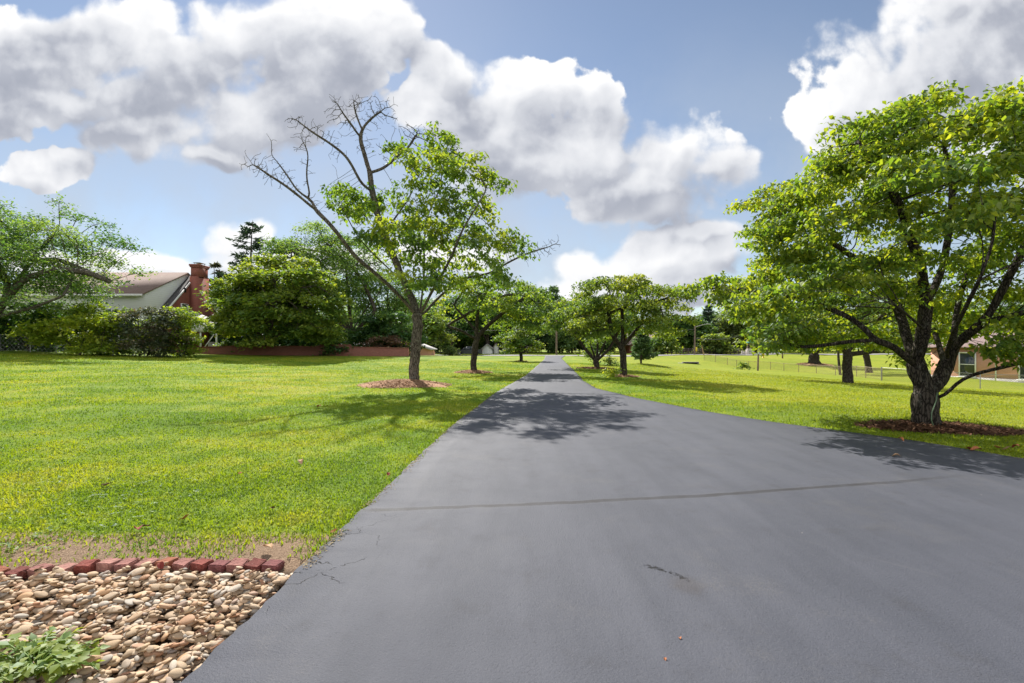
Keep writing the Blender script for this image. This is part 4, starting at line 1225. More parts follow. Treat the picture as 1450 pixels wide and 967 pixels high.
LG = "shrubs along the left lawn edge"
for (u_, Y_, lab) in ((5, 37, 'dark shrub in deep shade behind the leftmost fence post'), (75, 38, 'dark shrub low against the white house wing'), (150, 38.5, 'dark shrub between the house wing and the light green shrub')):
    b = on(u_, Y_); bush('shrub', lab, 'shrub', b, (0, 0, 1.5), (2.7, 1.2, 1.6), 36, 0.7, 500 + u_, LEAF_DARK, 0.24, 13, 9, group=LG)
b = on(112, 31.5); bush("shrub", "bright yellow-green shrub under the arching tree", "shrub", b, (0, 0, 1.6), (2.8, 1.6, 1.7), 44, 0.65, 61, LEAF_GOLD, 0.19, 17, 9, group=LG)
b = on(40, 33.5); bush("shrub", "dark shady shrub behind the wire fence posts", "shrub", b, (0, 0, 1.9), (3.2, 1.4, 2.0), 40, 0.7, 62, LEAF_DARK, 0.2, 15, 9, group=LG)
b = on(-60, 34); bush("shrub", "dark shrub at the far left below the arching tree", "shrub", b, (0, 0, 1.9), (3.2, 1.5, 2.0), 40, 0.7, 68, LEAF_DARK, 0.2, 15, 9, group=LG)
b = on(208, 33.0); bush("shrub", "big purplish-green shrub in front of the white house wing", "shrub", b, (0, 0, 1.7), (2.2, 1.6, 1.8), 52, 0.62, 63, LEAF_MAROON, 0.15, 20, 10, group=LG)
b = on(262, 34.0); bush("shrub", "feathery golden-topped shrub beside the porch", "shrub", b, (-0.5, 0, 1.8), (1.75, 1.3, 1.9), 44, 0.6, 64, LEAF_GOLD, 0.14, 20, 10, group=LG, tint=-0.1)
b = on(160, 33.5); bush("shrub", "light green leafy shrub between the golden and purplish shrubs", "shrub", b, (0, 0, 1.7), (1.6, 1.2, 1.7), 30, 0.6, 65, LEAF_BRIGHT, 0.19, 17, 9, group=LG)
b = on(327, 41.2); bush("shrub", "small bright shrub behind the brick wall by the porch", "shrub", b, (0, 0, 0.6), (0.9, 0.7, 0.75), 16, 0.45, 66, LEAF_BRIGHT, 0.18, 18, 8, stems=3, group=LG)
b = on(470, 43); bush("shrub", "dense dark green shrub spilling over the brick wall", "shrub", b, (0, 0, 1.0), (1.5, 0.9, 1.0), 26, 0.55, 67, LEAF_DARK, 0.2, 16, 9, stems=3, group=LG)
b = on(548, 47.5); bush("shrub", "rust-brown dying shrub behind the brick wall", "shrub", b, (0, 0, 1.1), (1.8, 1.2, 1.2), 28, 0.6, 69, LEAF_RUST, 0.17, 15, 9, group=LG)
b = on(540, 49.5); bush("shrub", "broad dark green shrub behind the rust-brown shrub", "shrub", b, (0.2, 0, 2.2), (3.8, 1.6, 2.2), 60, 0.8, 70, LEAF_DARK, 0.26, 11, 9, group=LG, rb=0.12)

b = on(382, 41.5)
auto_tree("round_tree", "dense rounded bright green tree behind the brick wall", "tree", b, 8, 1.4, (1.05, 0, 4.45), (4.95, 4.4, 3.95), 150, 1.05, 52, th=0.22,
          stems=[[(-0.6, 0, -0.2), (-0.5, 0, 0.6), (-.2, 0, 1.3)], [(-.3, 0, 1.1), (-1.5, 0, 2.4), (-2.6, .2, 3.8)], [(-.2, 0, 1.3), (.2, 0, 3.0), (.4, 0, 5.0)], [(-.2, 0, 1.2), (1.5, .1, 2.4), (3.0, .2, 3.8)], [(-.2, 0, 1.3), (.4, -1.2, 2.6), (.6, -2.2, 4.0)]],
          dens=14, per=17, leaf=0.34, ratio=0.6, step=0.32, kill=0.36, rbase=0.36, rtip=0.012, lmat=LEAF_BRIGHT, bmat=BARK, group="trees along the left lawn edge", spread=0.27, kind='quad', low=-0.85, inner=0.25, tint=0.2, smooth_tint=0.16)
b = on(492, 52)
auto_tree("tall_tree", "tall light-leaved tree with upright stems behind the brick wall", "tree", b, 15, 2.5, (-2.2, 0, 8.6), (6.2, 4.5, 5.6), 120, 1.35, 53, th=0.35,
          stems=[[(0, 0, -0.2), (.1, 0, 1.2), (.6, 0, 2.6)], [(.3, 0, 2.2), (-.8, 0, 5.5), (-1.6, .2, 9.5), (-2.0, .3, 12.5)], [(.5, 0, 2.4), (0, .2, 6.0), (-.3, .3, 10.0)], [(.3, 0, 2.0), (-2.0, -.2, 5.5), (-4.6, -.4, 9.5), (-5.8, -.4, 11.5)], [(.6, 0, 2.6), (2.0, .2, 5.0), (3.6, .4, 7.0)], [(.4, 0, 1.8), (1.6, -.2, 3.2), (3.2, -.3, 4.6)]],
          dens=9, per=16, leaf=0.30, ratio=0.5, step=0.42, kill=0.48, rbase=0.42, rtip=0.014, lmat=LEAF_COOL, bmat=BARK_F, group="trees along the left lawn edge", spread=0.36, kind='quad', low=-0.7, inner=0.4, ragged=0.25, tint=0.15)
b = on(560, 56)
auto_tree("tall_tree", "slanting dark-stemmed tree right of the tall light-leaved tree", "tree", b, 11, 2.0, (-1.2, 0, 5.6), (4.6, 3.5, 3.8), 60, 1.3, 54, th=0.3, dens=9, per=15, leaf=0.32, ratio=0.5, step=0.42, kill=0.48, rbase=0.3, rtip=0.015, lmat=LEAF_COOL, bmat=BARK_F,
          group="trees along the left lawn edge", spread=0.36, kind='quad', low=-0.8, ragged=0.12, lean=(-.3, 0))

for (u_, Y_, lab) in ((318, 53, "dark leafy shrub in shadow just right of the porch"), (400, 54, "dark shrub seen behind the rounded tree's trunk"), (440, 55, "dark shrub between the rounded tree and the tall light-leaved tree"), (360, 56, "shadowed shrub behind the left side of the rounded tree")):
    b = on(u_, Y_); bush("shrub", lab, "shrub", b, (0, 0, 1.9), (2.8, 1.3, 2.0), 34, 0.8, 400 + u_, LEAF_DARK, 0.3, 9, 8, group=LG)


def conifer(name, label, base, h, r, seed, whorls=20, bare=0.12, lmat=None, group=None, ln=0.5, droop=0.25, per=34, gap=0.0):
    rng = np.random.default_rng(seed)
    root = thing(name, label, "tree", base, 0, group)
    mb = MB(); k = 14
    zz = np.linspace(-0.2, h, k)
    mb.tube(np.stack([0.12 * np.sin(zz * 0.4), 0.1 * np.cos(zz * 0.3), zz], 1), np.linspace(0.035 * h * 0.5 + 0.05, 0.02, k), 8)
    P, A, N, L = [], [], [], []
    for i in range(whorls):
        f = (i + rng.uniform(0, .5)) / whorls
        z = h * (bare + (1 - bare) * f)
        rr = r * (1 - f) ** 0.6 * rng.uniform(0.65, 1.15) + 0.12
        for j in range(rng.integers(4, 7)):
            if rng.uniform() < gap:
                continue
            a = rng.uniform(0, 6.283); l_ = rr * rng.uniform(0.6, 1.1)
            t = np.linspace(0, 1, 5)
            bx = l_ * t * math.cos(a); by = l_ * t * math.sin(a); bz = z + l_ * (0.15 * t - droop * t ** 2 + 0.12 * t ** 3)
            mb.tube(np.stack([bx, by, bz], 1), np.linspace(0.012 * h * 0.12 + 0.02, 0.006, 5), 4, False)
            n = int(per * 2.6 * (0.4 + l_ / r)); tt = rng.uniform(0.2, 1.02, n)
            px_ = np.interp(tt, t, bx); py_ = np.interp(tt, t, by); pz_ = np.interp(tt, t, bz)
            P.append(np.stack([px_ + rng.normal(0, .06 * l_, n), py_ + rng.normal(0, .06 * l_, n), pz_ + rng.normal(0, .05, n)], 1))
            da = a + rng.normal(0, 0.9, n)
            A.append(np.stack([np.cos(da), np.sin(da), rng.normal(0.0, .35, n)], 1)); N.append(np.stack([rng.normal(0, .5, n), rng.normal(0, .5, n), np.ones(n)], 1)); L.append(1.25 * ln * rng.uniform(.6, 1.2, n))
    mb.build("trunk", BARK_F, root, True)
    V, T, ti = leaf_arrays(np.vstack(P), np.vstack(A), np.vstack(N), np.concatenate(L), 0.28, rng, 'quad')
    link("crown", build_mesh("crown", V, None, T, lmat or NEEDLE, False, ti), root)
    return root


b = on(357, 62); conifer("spruce_tree", "tall ragged dark spruce above the rounded bright tree", b, 17.0, 5.2, 81, 22, 0.15, NEEDLE, "conifers behind the houses", 0.55, 0.18, 22, gap=0.25)
b = on(404, 62); conifer("spruce_tree", "slender green spruce right of the ragged spruce", b, 14.6, 3.4, 82, 20, 0.12, NEEDLE, "conifers behind the houses", 0.5, 0.3, 26)
b = on(305, 60); conifer("spruce_tree", "brownish low conifer beside the brick chimney", b, 11.0, 2.6, 83, 14, 0.15, LEAF_MAROON, "conifers behind the houses", 0.5, 0.2, 22, gap=0.2)
b = on(908, 40.5); conifer("young_pine", "small young pine standing alone on the lawn right of the driveway", b, 2.7, 1.05, 84, 11, 0.10, NEEDLE_L, None, 0.26, -0.15, 30)
b = on(784, 104); conifer("pine_tree", "tall open pine rising above the woods at the driveway end", b, 14.6, 3.0, 85, 16, 0.4, NEEDLE_L, "conifers behind the houses", 0.75, -0.1, 12, gap=0.15)
b = on(1003, 101); conifer("pine_tree", "dark slim pine behind the street light", b, 10, 2.4, 86, 16, 0.15, NEEDLE, "conifers behind the houses", 0.6, 0.1, 22)

# --- small shrubs on the right and beyond the road
RG = "shrubs right of the driveway"
b = on(841, 38); bush("shrub", "narrow light green shrub behind the dark-trunked tree", "shrub", b, (0, 0, 1.0), (0.55, .5, 1.0), 16, 0.4, 91, LEAF_BRIGHT, 0.16, 22, 8, stems=3, group=RG)
b = on(863.5, 37.5); bush("shrub", "tiny upright shrub right of the dark-trunked tree", "shrub", b, (0, 0, .45), (0.33, .3, .5), 8, 0.3, 92, LEAF_OLIVE, 0.14, 26, 8, stems=3, group=RG)
b = on(866.5, 22.4); bush("shrub", "small sprout of bright leaves at the foot of the umbrella-shaped tree", "shrub", b, (0, 0, .25), (0.3, .2, .25), 7, 0.2, 93, LEAF_GOLD, 0.10, 60, 7, stems=3, group=RG, rb=0.015)
b = on(936, 86); bush("shrub", "round green shrub in front of the brown-roofed house", "shrub", b, (0, 0, 1.7), (2.6, 1.8, 1.8), 30, 0.9, 94, LEAF_BRIGHT, 0.4, 9, 8, group=RG)
b = on(1010, 90); bush("shrub", "trimmed flat-topped olive shrub beyond the road", "shrub", b, (0, 0, 2.0), (3.2, 2.0, 1.7), 36, 0.95, 95, LEAF_OLIVE, 0.36, 9, 9, group=RG, tint=-.1)
b = on(1052, 58.5); bush("shrub", "little green shrub inside the wire fence", "shrub", b, (0, 0, .45), (0.55, .4, .45), 9, 0.35, 96, LEAF_BRIGHT, 0.2, 20, 8, stems=3, group=RG, rb=0.02)
b = on(637, 74); bush("shrub", "pale yellow flowering shrub left of the parked car", "shrub", b, (0, 0, .7), (1.0, .7, .7), 14, 0.5, 97, LEAF_PALE, 0.3, 14, 8, stems=3, group=RG, rb=0.03)

# --- trees beyond the road that can be told apart
FG = "trees beyond the road"
def far_tree(u, Y, h, r, label, lmat, seed, leaf=0.5, dens=5.0, low=-0.85, tint=0.0, hz=0.60, name="broadleaf_tree", n=46):
    b = on(u, Y)
    return auto_tree(name, label, "tree", b, h, h * 0.2, (0, 0, h * hz), (r, r * 0.85, h * (1 - hz) * 0.95), n, r * 0.36, seed, th=0.4, dens=dens, per=15, leaf=leaf * 1.2, ratio=0.62, step=0.6, kill=0.66, rbase=0.03 * h, rtip=0.03,
                     lmat=lmat, bmat=BARK_F, group=FG, spread=leaf * 0.9, kind='quad', low=low, inner=0.3, tint=tint, smooth_tint=0.18)


far_tree(606, 76, 7.4, 3.6, "bright light green tree seen past the trunk of the half-bare tree", LEAF_BRIGHT, 201, tint=.15, low=-.95)
far_tree(640, 92, 11.5, 5.0, "dark green tree behind the parked car", LEAF_DARK, 202, low=-.95)
far_tree(690, 96, 12.5, 5.2, "mid green tree right of the parked car", LEAF_COOL, 203, low=-.95)
far_tree(745, 99, 14.0, 5.2, "tall blue-green tree left of the roadside utility pole", LEAF_COOL, 204, low=-.95)
far_tree(1040, 104, 9.6, 5.4, "pale yellow-green tree behind the trimmed shrub", LEAF_PALE, 205, low=-.9)
far_tree(968, 98, 7.5, 4.6, "dark spreading tree left of the street light", LEAF_DARK, 206, low=-.95, tint=.1)
far_tree(1085, 100, 9.5, 4.5, "bright green tree behind the lone wooden pole", LEAF_BRIGHT, 207, low=-.9)


def make_woods():
    """the wood beyond the road reads as one mass: a few crowns repeated with turns and sizes into one mesh"""
    rng = np.random.default_rng(300)
    Vs, Ts, TI = [], [], []; nv = 0
    protos = []
    for k in range(5):
        r = np.random.default_rng(310 + k)
        pads = ell_pads((0, 0, 0.54), (0.40, 0.40, 0.45), 42, 0.13, 0.035, r, 0.3, True, 0.3, -0.95)
        A, src = sample_pads(pads, 640, r)
        n = len(A) * 12
        c = np.repeat(A, 12, 0) + r.normal(0, .035, (n, 3))
        az = r.uniform(0, 6.283, n)
        V, T, ti = leaf_arrays(c, np.stack([np.cos(az), np.sin(az), r.normal(-.3, .4, n)], 1), np.stack([r.normal(0, .5, n), r.normal(0, .5, n), np.ones(n)], 1), 0.058 * r.uniform(.6, 1.3, n), 0.65, r, 'quad')
        mb = MB(); mb.tube([(0, 0, -.02), (.005, 0, .2), (0, .01, .45), (0, 0, .8)], [.02, .016, .012, .004], 6)
        q = mb.Q[0]; tq = np.vstack([q[:, [0, 1, 2]], q[:, [0, 2, 3]]])
        protos.append((np.vstack([V, mb.V[0]]), np.vstack([T, tq + len(V)]), np.concatenate([np.clip(ti + r.normal(0, .15), 0, 1), np.zeros(len(tq)) - 1])))
    spots = []
    for u in np.arange(560, 850, 17): spots.append((u + rng.uniform(-6, 6), rng.uniform(103, 118), rng.uniform(10.5, 13.5)))
    for u in np.arange(585, 850, 22): spots.append((u + rng.uniform(-6, 6), rng.uniform(96, 104), rng.uniform(5.5, 8.5)))
    for u in np.arange(850, 1480, 19): spots.append((u + rng.uniform(-6, 6), rng.uniform(118, 140), rng.uniform(8.0, 11.5)))
    for u in np.arange(960, 1130, 15): spots.append((u + rng.uniform(-6, 6), rng.uniform(104, 114), rng.uniform(4.5, 7.0)))
    for u in np.arange(420, 600, 24): spots.append((u + rng.uniform(-6, 6), rng.uniform(92, 110), rng.uniform(8, 11)))
    for u in np.arange(1130, 1500, 24): spots.append((u + rng.uniform(-6, 6), rng.uniform(110, 125), rng.uniform(5.5, 8)))
    for u in np.arange(430, 1500, 13): spots.append((u + rng.uniform(-6, 6), rng.uniform(100, 112) + (8 if u > 850 else 0), rng.uniform(3.0, 4.6)))
    round_ = [(CX + F * math.tan(R(a)), 100 * math.cos(R(a)) * rng.uniform(0.9, 1.15), rng.uniform(8, 13)) for a in list(np.arange(-80, -46, 1.6)) + list(np.arange(47, 81, 1.6))]
    for (u, Y, h) in spots + round_:
        x, y, z = on(u, Y)
        V, T, ti = protos[rng.integers(5)]
        a = rng.uniform(0, 6.283); w = rng.uniform(0.75, 1.05)
        ca, sa = math.cos(a), math.sin(a)
        W = np.stack([(V[:, 0] * ca - V[:, 1] * sa) * h * w + x, (V[:, 0] * sa + V[:, 1] * ca) * h * w + y, V[:, 2] * h + z], 1)
        Vs.append(W); Ts.append(T + nv); nv += len(W); TI.append(np.where(ti < 0, -1, np.clip(ti + rng.normal(0, .22), 0, 1)))
    ti = np.concatenate(TI)
    mt = mat_leaf("leaf_woods", (0.060, 0.115, 0.050), (0.105, 0.190, 0.065), (0.21, 0.30, 0.08), 0.48)
    me = build_mesh("woods", np.vstack(Vs), None, np.vstack(Ts), [mt, BARK_F], False, ti)
    me.polygons.foreach_set('material_index', (ti < 0).astype(np.int32))
    link("woods", me, kind='stuff', label="far dark green wood beyond the road along the skyline")


make_woods()
# ------------------------------------------------------------------ buildings
WHITE = mat_plain("white_trim", (0.72, 0.72, 0.70), 0.5, var=0.06)
SIDING = mat_siding("white_siding", (0.74, 0.75, 0.76))
BRICK_RED = mat_brick("red_brick", (0.30, 0.080, 0.052), (0.215, 0.057, 0.042), (0.30, 0.22, 0.18))
BRICK_WALL = mat_brick("garden_wall_brick", (0.27, 0.095, 0.065), (0.20, 0.070, 0.050), (0.27, 0.20, 0.17))
BRICK_TAN = mat_brick("tan_brick", (0.66, 0.33, 0.23), (0.58, 0.28, 0.19), (0.55, 0.43, 0.34))
ROOF_BROWN = mat_shingle("brown_shingles", (0.215, 0.155, 0.135), (0.27, 0.20, 0.175))
ROOF_DARK = mat_shingle("charcoal_shingles", (0.075, 0.072, 0.075), (0.11, 0.105, 0.105))
ROOF_MAUVE = mat_shingle("mauve_shingles", (0.20, 0.145, 0.14), (0.26, 0.19, 0.185))
ROOF_PALE = mat_shingle("pale_shingles", (0.36, 0.35, 0.34), (0.44, 0.43, 0.42))
CONCRETE = mat_plain("concrete", (0.38, 0.36, 0.33), 0.85, var=0.2, scale=3)
DARK = mat_plain("dark_void", (0.012, 0.012, 0.013), 0.8)
METAL = mat_plain("galvanised", (0.30, 0.30, 0.30), 0.45, 0.6, 0.15)
WOOD_POLE = mat_plain("weathered_pole_wood", (0.17, 0.125, 0.095), 0.9, var=0.35, scale=4, bmp=0.5)


def mat_glass():
    mt, w, out = new_mat("window_glass")
    principled(w, out, (0.03, 0.04, 0.045), 0.06, 0.6)
    return mt


GLASS = mat_glass()


def gable_roof(mb, x0, x1, y0, yr, y1, ze, zr, th=0.16, over=0.3, side=0.25):
    """ridge along x; slab with thickness"""
    s0 = (zr - ze) / (yr - y0); s1 = (zr - ze) / (y1 - yr)
    a0, a1 = y0 - over, y1 + over
    poly = [(a0, ze - s0 * over), (yr, zr), (a1, ze - s1 * over)]
    top = [(p, q + th) for p, q in poly]
    for (P, Q, P2, Q2) in ((poly[0], poly[1], top[0], top[1]), (poly[1], poly[2], top[1], top[2])):
        v = []
        for X in (x0 - side, x1 + side):
            v += [(X, P[0], P[1]), (X, Q[0], Q[1]), (X, Q2[0], Q2[1]), (X, P2[0], P2[1])]
        mb.add(v, [[0, 1, 2, 3], [7, 6, 5, 4], [0, 4, 5, 1], [3, 2, 6, 7], [0, 3, 7, 4], [1, 5, 6, 2]])
    return mb


def house_body(mb, x0, x1, y0, yr, y1, zb, ze, zr):
    """walls with gable ends in x"""
    v = []
    for X in (x0, x1):
        v += [(X, y0, zb), (X, y1, zb), (X, y1, ze), (X, yr, zr), (X, y0, ze)]
    return mb.add(v, [[0, 5, 9, 4], [1, 2, 7, 6], [0, 1, 6, 5]], [[0, 4, 3], [0, 3, 2], [0, 2, 1], [5, 8, 9], [5, 7, 8], [5, 6, 7]])


def window(parent, c, w_, h_, axis, frame_mat=None, t=0.07, muntin=True, sill=True):
    """axis 'y': wall faces -y; 'x': wall faces +x; window centre lies on the wall face"""
    f = MB(); g = MB()
    def bx(mb, a, z, wa, hz, d, off):
        if axis == 'y':
            mb.box((c[0] + a, c[1] - off, c[2] + z), (wa, d, hz))
        else:
            mb.box((c[0] + off, c[1] + a, c[2] + z), (d, wa, hz))
    bx(f, -w_ / 2 - t / 2, 0, t, h_ + 2 * t, 0.08, 0.03); bx(f, w_ / 2 + t / 2, 0, t, h_ + 2 * t, 0.08, 0.03)
    bx(f, 0, h_ / 2 + t / 2, w_, t, 0.08, 0.03); bx(f, 0, -h_ / 2 - t / 2, w_, t, 0.08, 0.03)
    if muntin:
        bx(f, 0, 0, w_, t * 0.7, 0.05, 0.02)
    fr = f.build("window", frame_mat or WHITE, parent)
    bx(g, 0, 0, w_, h_, 0.02, 0.012)
    g.build("pane", GLASS, fr)
    if sill:
        s = MB(); bx(s, 0, -h_ / 2 - t * 1.35, w_ + 4 * t, t * 0.7, 0.16, 0.06); s.build("sill", frame_mat or WHITE, fr)
    return fr


SHUT = mat_plain("green_shutter", (0.05, 0.10, 0.07), 0.5)


def make_left_house():
    gzb = 0.75
    r = thing("house", "two-storey house with a white-sided wing and a red brick gable", "house", (0, 0, 0))
    mb = MB(); house_body(mb, -47, -33.7, 44.1, 49.8, 55.5, gzb, 6.3, 8.95); mb.build("wing_wall", SIDING, r)
    mb = gable_roof(MB(), -47, -33.7, 44.1, 49.8, 55.5, 6.3, 8.95, 0.14, 0.35, 0.10); mb.build("roof", ROOF_BROWN, r)
    mb = MB(); mb.box((-40.35, 43.71, 6.10), (13.4, 0.05, 0.22)); mb.build("fascia", WHITE, r)
    for (x, z) in ((-36.1, 3.9), (-39.1, 3.9), (-42.5, 3.9)):
        w1 = window(r, (x, 44.1, z), 1.2, 1.7, 'y')
        s = MB(); s.box((x - 0.95, 44.05, z), (0.45, 0.06, 1.85)); s.build("shutter", SHUT, w1); s = MB(); s.box((x + 0.95, 44.05, z), (0.45, 0.06, 1.85)); s.build("shutter", SHUT, w1)
    # brick gable in front
    mb = MB(); house_body(mb, -33.69, -33.0, 46.3, 49.9, 53.5, gzb, 5.3, 8.6); mb.build("gable_wall", BRICK_RED, r)
    mb = gable_roof(MB(), -33.59, -33.0, 46.3, 49.9, 53.5, 5.3, 8.6, 0.16, 0.30, 0.0); mb.build("roof", ROOF_DARK, r)
    rk = MB()
    for sgn in (-1, 1):
        y0 = 49.9 + sgn * 3.92; z0 = 8.6 - 3.92 * 3.3 / 3.6
        p = [(y0, z0 - 0.12), (49.9, 8.48), (49.9, 8.70), (y0, z0 + 0.10)]
        if sgn > 0: p = p[::-1]
        rk.prism(p, 'x', -32.995, -32.90)
    rk.build("rake_trim", WHITE, r)
    ch = MB(); ch.box((-32.6, 50.1, (gzb + 8.6) / 2), (0.78, 1.9, 8.6 - gzb)); ch.box((-32.6, 50.1, 9.1), (0.78, 1.55, 1.2)); ch.box((-32.6, 50.1, 9.62), (0.92, 1.72, 0.14)); ch.box((-32.6, 50.1, 9.78), (1.02, 1.84, 0.18))
    c = ch.build("chimney", BRICK_RED, r)
    cp = MB(); cp.box((-32.6, 50.1, 10.08), (0.7, 1.1, 0.03)).box((-32.85, 49.65, 9.96), (0.04, 0.04, 0.24)).box((-32.35, 49.65, 9.96), (0.04, 0.04, 0.24)).box((-32.85, 50.55, 9.96), (0.04, 0.04, 0.24)).box((-32.35, 50.55, 9.96), (0.04, 0.04, 0.24)); cp.build("chimney_cap", METAL, c)
    window(r, (-33.0, 48.35, 5.0), 0.9, 1.3, 'x'); window(r, (-33.0, 51.9, 3.9), 0.9, 1.5, 'x'); window(r, (-33.0, 47.8, 2.2), 0.9, 1.3, 'x')
    lt = MB(); lt.box((-32.94, 48.35, 7.1), (0.10, 0.30, 0.45)); lt.build("gable_vent", DARK, r)
    # lean-to porch on posts
    p = MB()
    v = []
    for Y in (45.2, 48.4):
        v += [(-31.9, Y, 4.75), (-27.7, Y, 2.95), (-27.7, Y, 3.10), (-31.9, Y, 4.92)]
    p.add(v, [[0, 1, 2, 3], [7, 6, 5, 4], [0, 4, 5, 1], [3, 2, 6, 7], [1, 5, 6, 2], [0, 3, 7, 4]]); p.build("porch_roof", ROOF_PALE, r)
    q = MB(); q.prism([(-31.9, 4.62), (-27.6, 2.78), (-27.6, 3.0), (-31.9, 4.84)], 'y', 45.10, 45.17); q.prism([(-30.2, 2.80), (-27.8, 2.80), (-30.2, 3.85)], 'y', 45.22, 45.27); q.build("porch_fascia", WHITE, r)
    for x in (-29.4, -27.9):
        m_ = MB(); m_.box((x, 45.35, 1.85), (0.12, 0.12, 2.1)); m_.build("porch_post", WHITE, r)
    m_ = MB(); m_.tube([(-29.35, 45.3, 0.85), (-28.0, 45.3, 2.7)], 0.05, 6); m_.build("porch_brace", WHITE, r)
    m_ = MB(); m_.box((-29.0, 46.6, 1.35), (0.7, 0.5, 1.0)); m_.build("meter_box", CONCRETE, r)


make_left_house()


def make_garden_wall():
    r = thing("garden_wall", "low stepped red brick garden wall along the far left lawn", "wall", (0, 0, 0))
    A = on(238, 39.0); B = on(578, 44.5)
    tops = [(238, 0.28), (262, 0.45), (300, 0.58), (340, 0.72), (452, 0.80), (452.5, 0.98), (496, 0.98), (496.5, 0.78), (540, 0.75), (578, 0.72)]
    mb = MB(); cp = MB()
    n = 90
    us = np.linspace(0, 1, n)
    V = []
    for t in us:
        x = A[0] + (B[0] - A[0]) * t; y = A[1] + (B[1] - A[1]) * t
        u = CX + F * x / y
        h = np.interp(u, [a for a, _ in tops], [b_ for _, b_ in tops])
        g = gz(x, y)
        V += [(x, y, g - 0.3), (x, y, g + h), (x, y + 0.24, g + h), (x, y + 0.24, g - 0.3)]
    Q = []
    for i in range(n - 1):
        a = i * 4; c = a + 4
        Q += [[a, c, c + 1, a + 1], [a + 1, c + 1, c + 2, a + 2], [a + 2, c + 2, c + 3, a + 3]]
    Q += [[0, 1, 2, 3], [n * 4 - 4, n * 4 - 1, n * 4 - 2, n * 4 - 3]]
    mb.add(V, Q); mb.build("wall", BRICK_WALL, r)
    V2, Q2 = [], []
    for i in range(n):
        x, y, z = V[i * 4 + 1]
        V2 += [(x, y - 0.03, z + 0.003), (x, y - 0.03, z + 0.06), (x, y + 0.27, z + 0.06), (x, y + 0.27, z + 0.003)]
    for i in range(n - 1):
        a = i * 4; c = a + 4
        Q2 += [[a, c, c + 1, a + 1], [a + 1, c + 1, c + 2, a + 2], [a + 2, c + 2, c + 3, a + 3], [a + 3, c + 3, c, a]]
    cp.add(V2, Q2); cp.build("coping", mat_plain("brick_coping", (0.25, 0.10, 0.07), 0.9, var=0.3, scale=5), r)


make_garden_wall()


def small_gable(name, label, u0, u1, Y, hw, hr, depth, wall, roof, gable_front=False, win=0, group=None):
    x0 = (u0 - CX) / F * Y; x1 = (u1 - CX) / F * Y
    zb = gz((x0 + x1) / 2, Y)
    r = thing(name, label, "house", ((x0 + x1) / 2, Y, zb), 0, group)
    w2 = (x1 - x0) / 2
    if gable_front:
        mb = MB(); v = []
        for yy in (0, depth):
            v += [(-w2, yy, -0.3), (w2, yy, -0.3), (w2, yy, hw), (0, yy, hr), (-w2, yy, hw)]
        mb.add(v, [[0, 4, 9, 5], [1, 6, 7, 2]], [[0, 1, 2], [0, 2, 3], [0, 3, 4], [5, 7, 6], [5, 8, 7], [5, 9, 8]]); mb.build("wall", wall, r)
        rb = MB()
        for s in (-1, 1):
            v = []
            for yy in (-0.3, depth + 0.3):
                v += [(s * (w2 + .3), yy, hw - .3 * (hr - hw) / w2 + 0.01), (0, yy, hr + 0.01), (0, yy, hr + .17), (s * (w2 + .3), yy, hw - .3 * (hr - hw) / w2 + .17)]
            rb.add(v, [[0, 1, 2, 3], [7, 6, 5, 4], [0, 4, 5, 1], [3, 2, 6, 7], [0, 3, 7, 4], [1, 5, 6, 2]])
        rb.build("roof", roof, r)
    else:
        mb = MB(); house_body(mb, -w2, w2, 0, depth / 2, depth, -0.3, hw, hr); mb.build("wall", wall, r)
        gable_roof(MB(), -w2, w2, 0, depth / 2, depth, hw, hr, 0.15, 0.35, 0.3).build("roof", roof, r)
        f = MB(); f.box((0, -0.37, hw - 0.12), (2 * w2 + 0.6, 0.05, 0.2)); f.build("fascia", WHITE, r)
    for k in range(win):
        window(r, (-w2 + (k + 0.5) * 2 * w2 / win, 0, hw * 0.55), 1.0, 1.2, 'y')
    return r


small_gable("outbuilding", "small tan outbuilding with a pale roof behind the half-bare tree's trunk", 573, 607, 62, 0.75, 1.35, 5, BRICK_TAN, ROOF_PALE, True)
small_gable("house", "long low house with a pale roof behind the brick garden wall", 480, 530, 62, 1.05, 1.35, 6, BRICK_TAN, ROOF_PALE)
small_gable("cottage", "grey gabled cottage left of the low dogwood beyond the road", 683, 697, 92, 1.0, 1.75, 5, SIDING, ROOF_PALE, True, 0)
small_gable("cottage", "tiny pinkish gabled cottage between two grey ones beyond the road", 699, 706, 94, 1.4, 2.0, 5, WHITE, ROOF_MAUVE, True, 0)
small_gable("cottage", "pinkish gabled cottage just left of the low dogwood's crown", 712, 722, 93, 1.2, 1.9, 5, CONCRETE, ROOF_MAUVE, True, 0)
h = small_gable("house", "red brick house with a brown roof beyond the road", 893, 949, 97, 1.9, 4.3, 8, BRICK_RED, ROOF_MAUVE, False, 3)
ch = MB(); ch.box((2.6, 4.3, 4.6), (0.9, 0.7, 1.1)); ch.box((2.6, 4.3, 5.2), (1.05, 0.85, 0.15)); ch.build("chimney", BRICK_RED, h)
pg = MB(); v = []
for yy in (-1.6, 0.5):
    v += [(-4.2, yy, -0.2), (-0.9, yy, -0.2), (-0.9, yy, 1.8), (-2.55, yy, 3.0), (-4.2, yy, 1.8)]
pg.add(v, [[0, 4, 9, 5], [1, 6, 7, 2]], [[0, 1, 2], [0, 2, 3], [0, 3, 4]]); pg.build("front_gable", BRICK_RED, h)
pr_ = MB()
for s in (-1, 1):
    v = []
    for yy in (-1.85, 3.4):
        v += [(-2.55 + s * 1.95, yy, 1.62), (-2.55, yy, 3.03), (-2.55, yy, 3.18), (-2.55 + s * 1.95, yy, 1.77)]
    pr_.add(v, [[0, 1, 2, 3], [7, 6, 5, 4], [0, 4, 5, 1], [3, 2, 6, 7], [0, 3, 7, 4], [1, 5, 6, 2]])
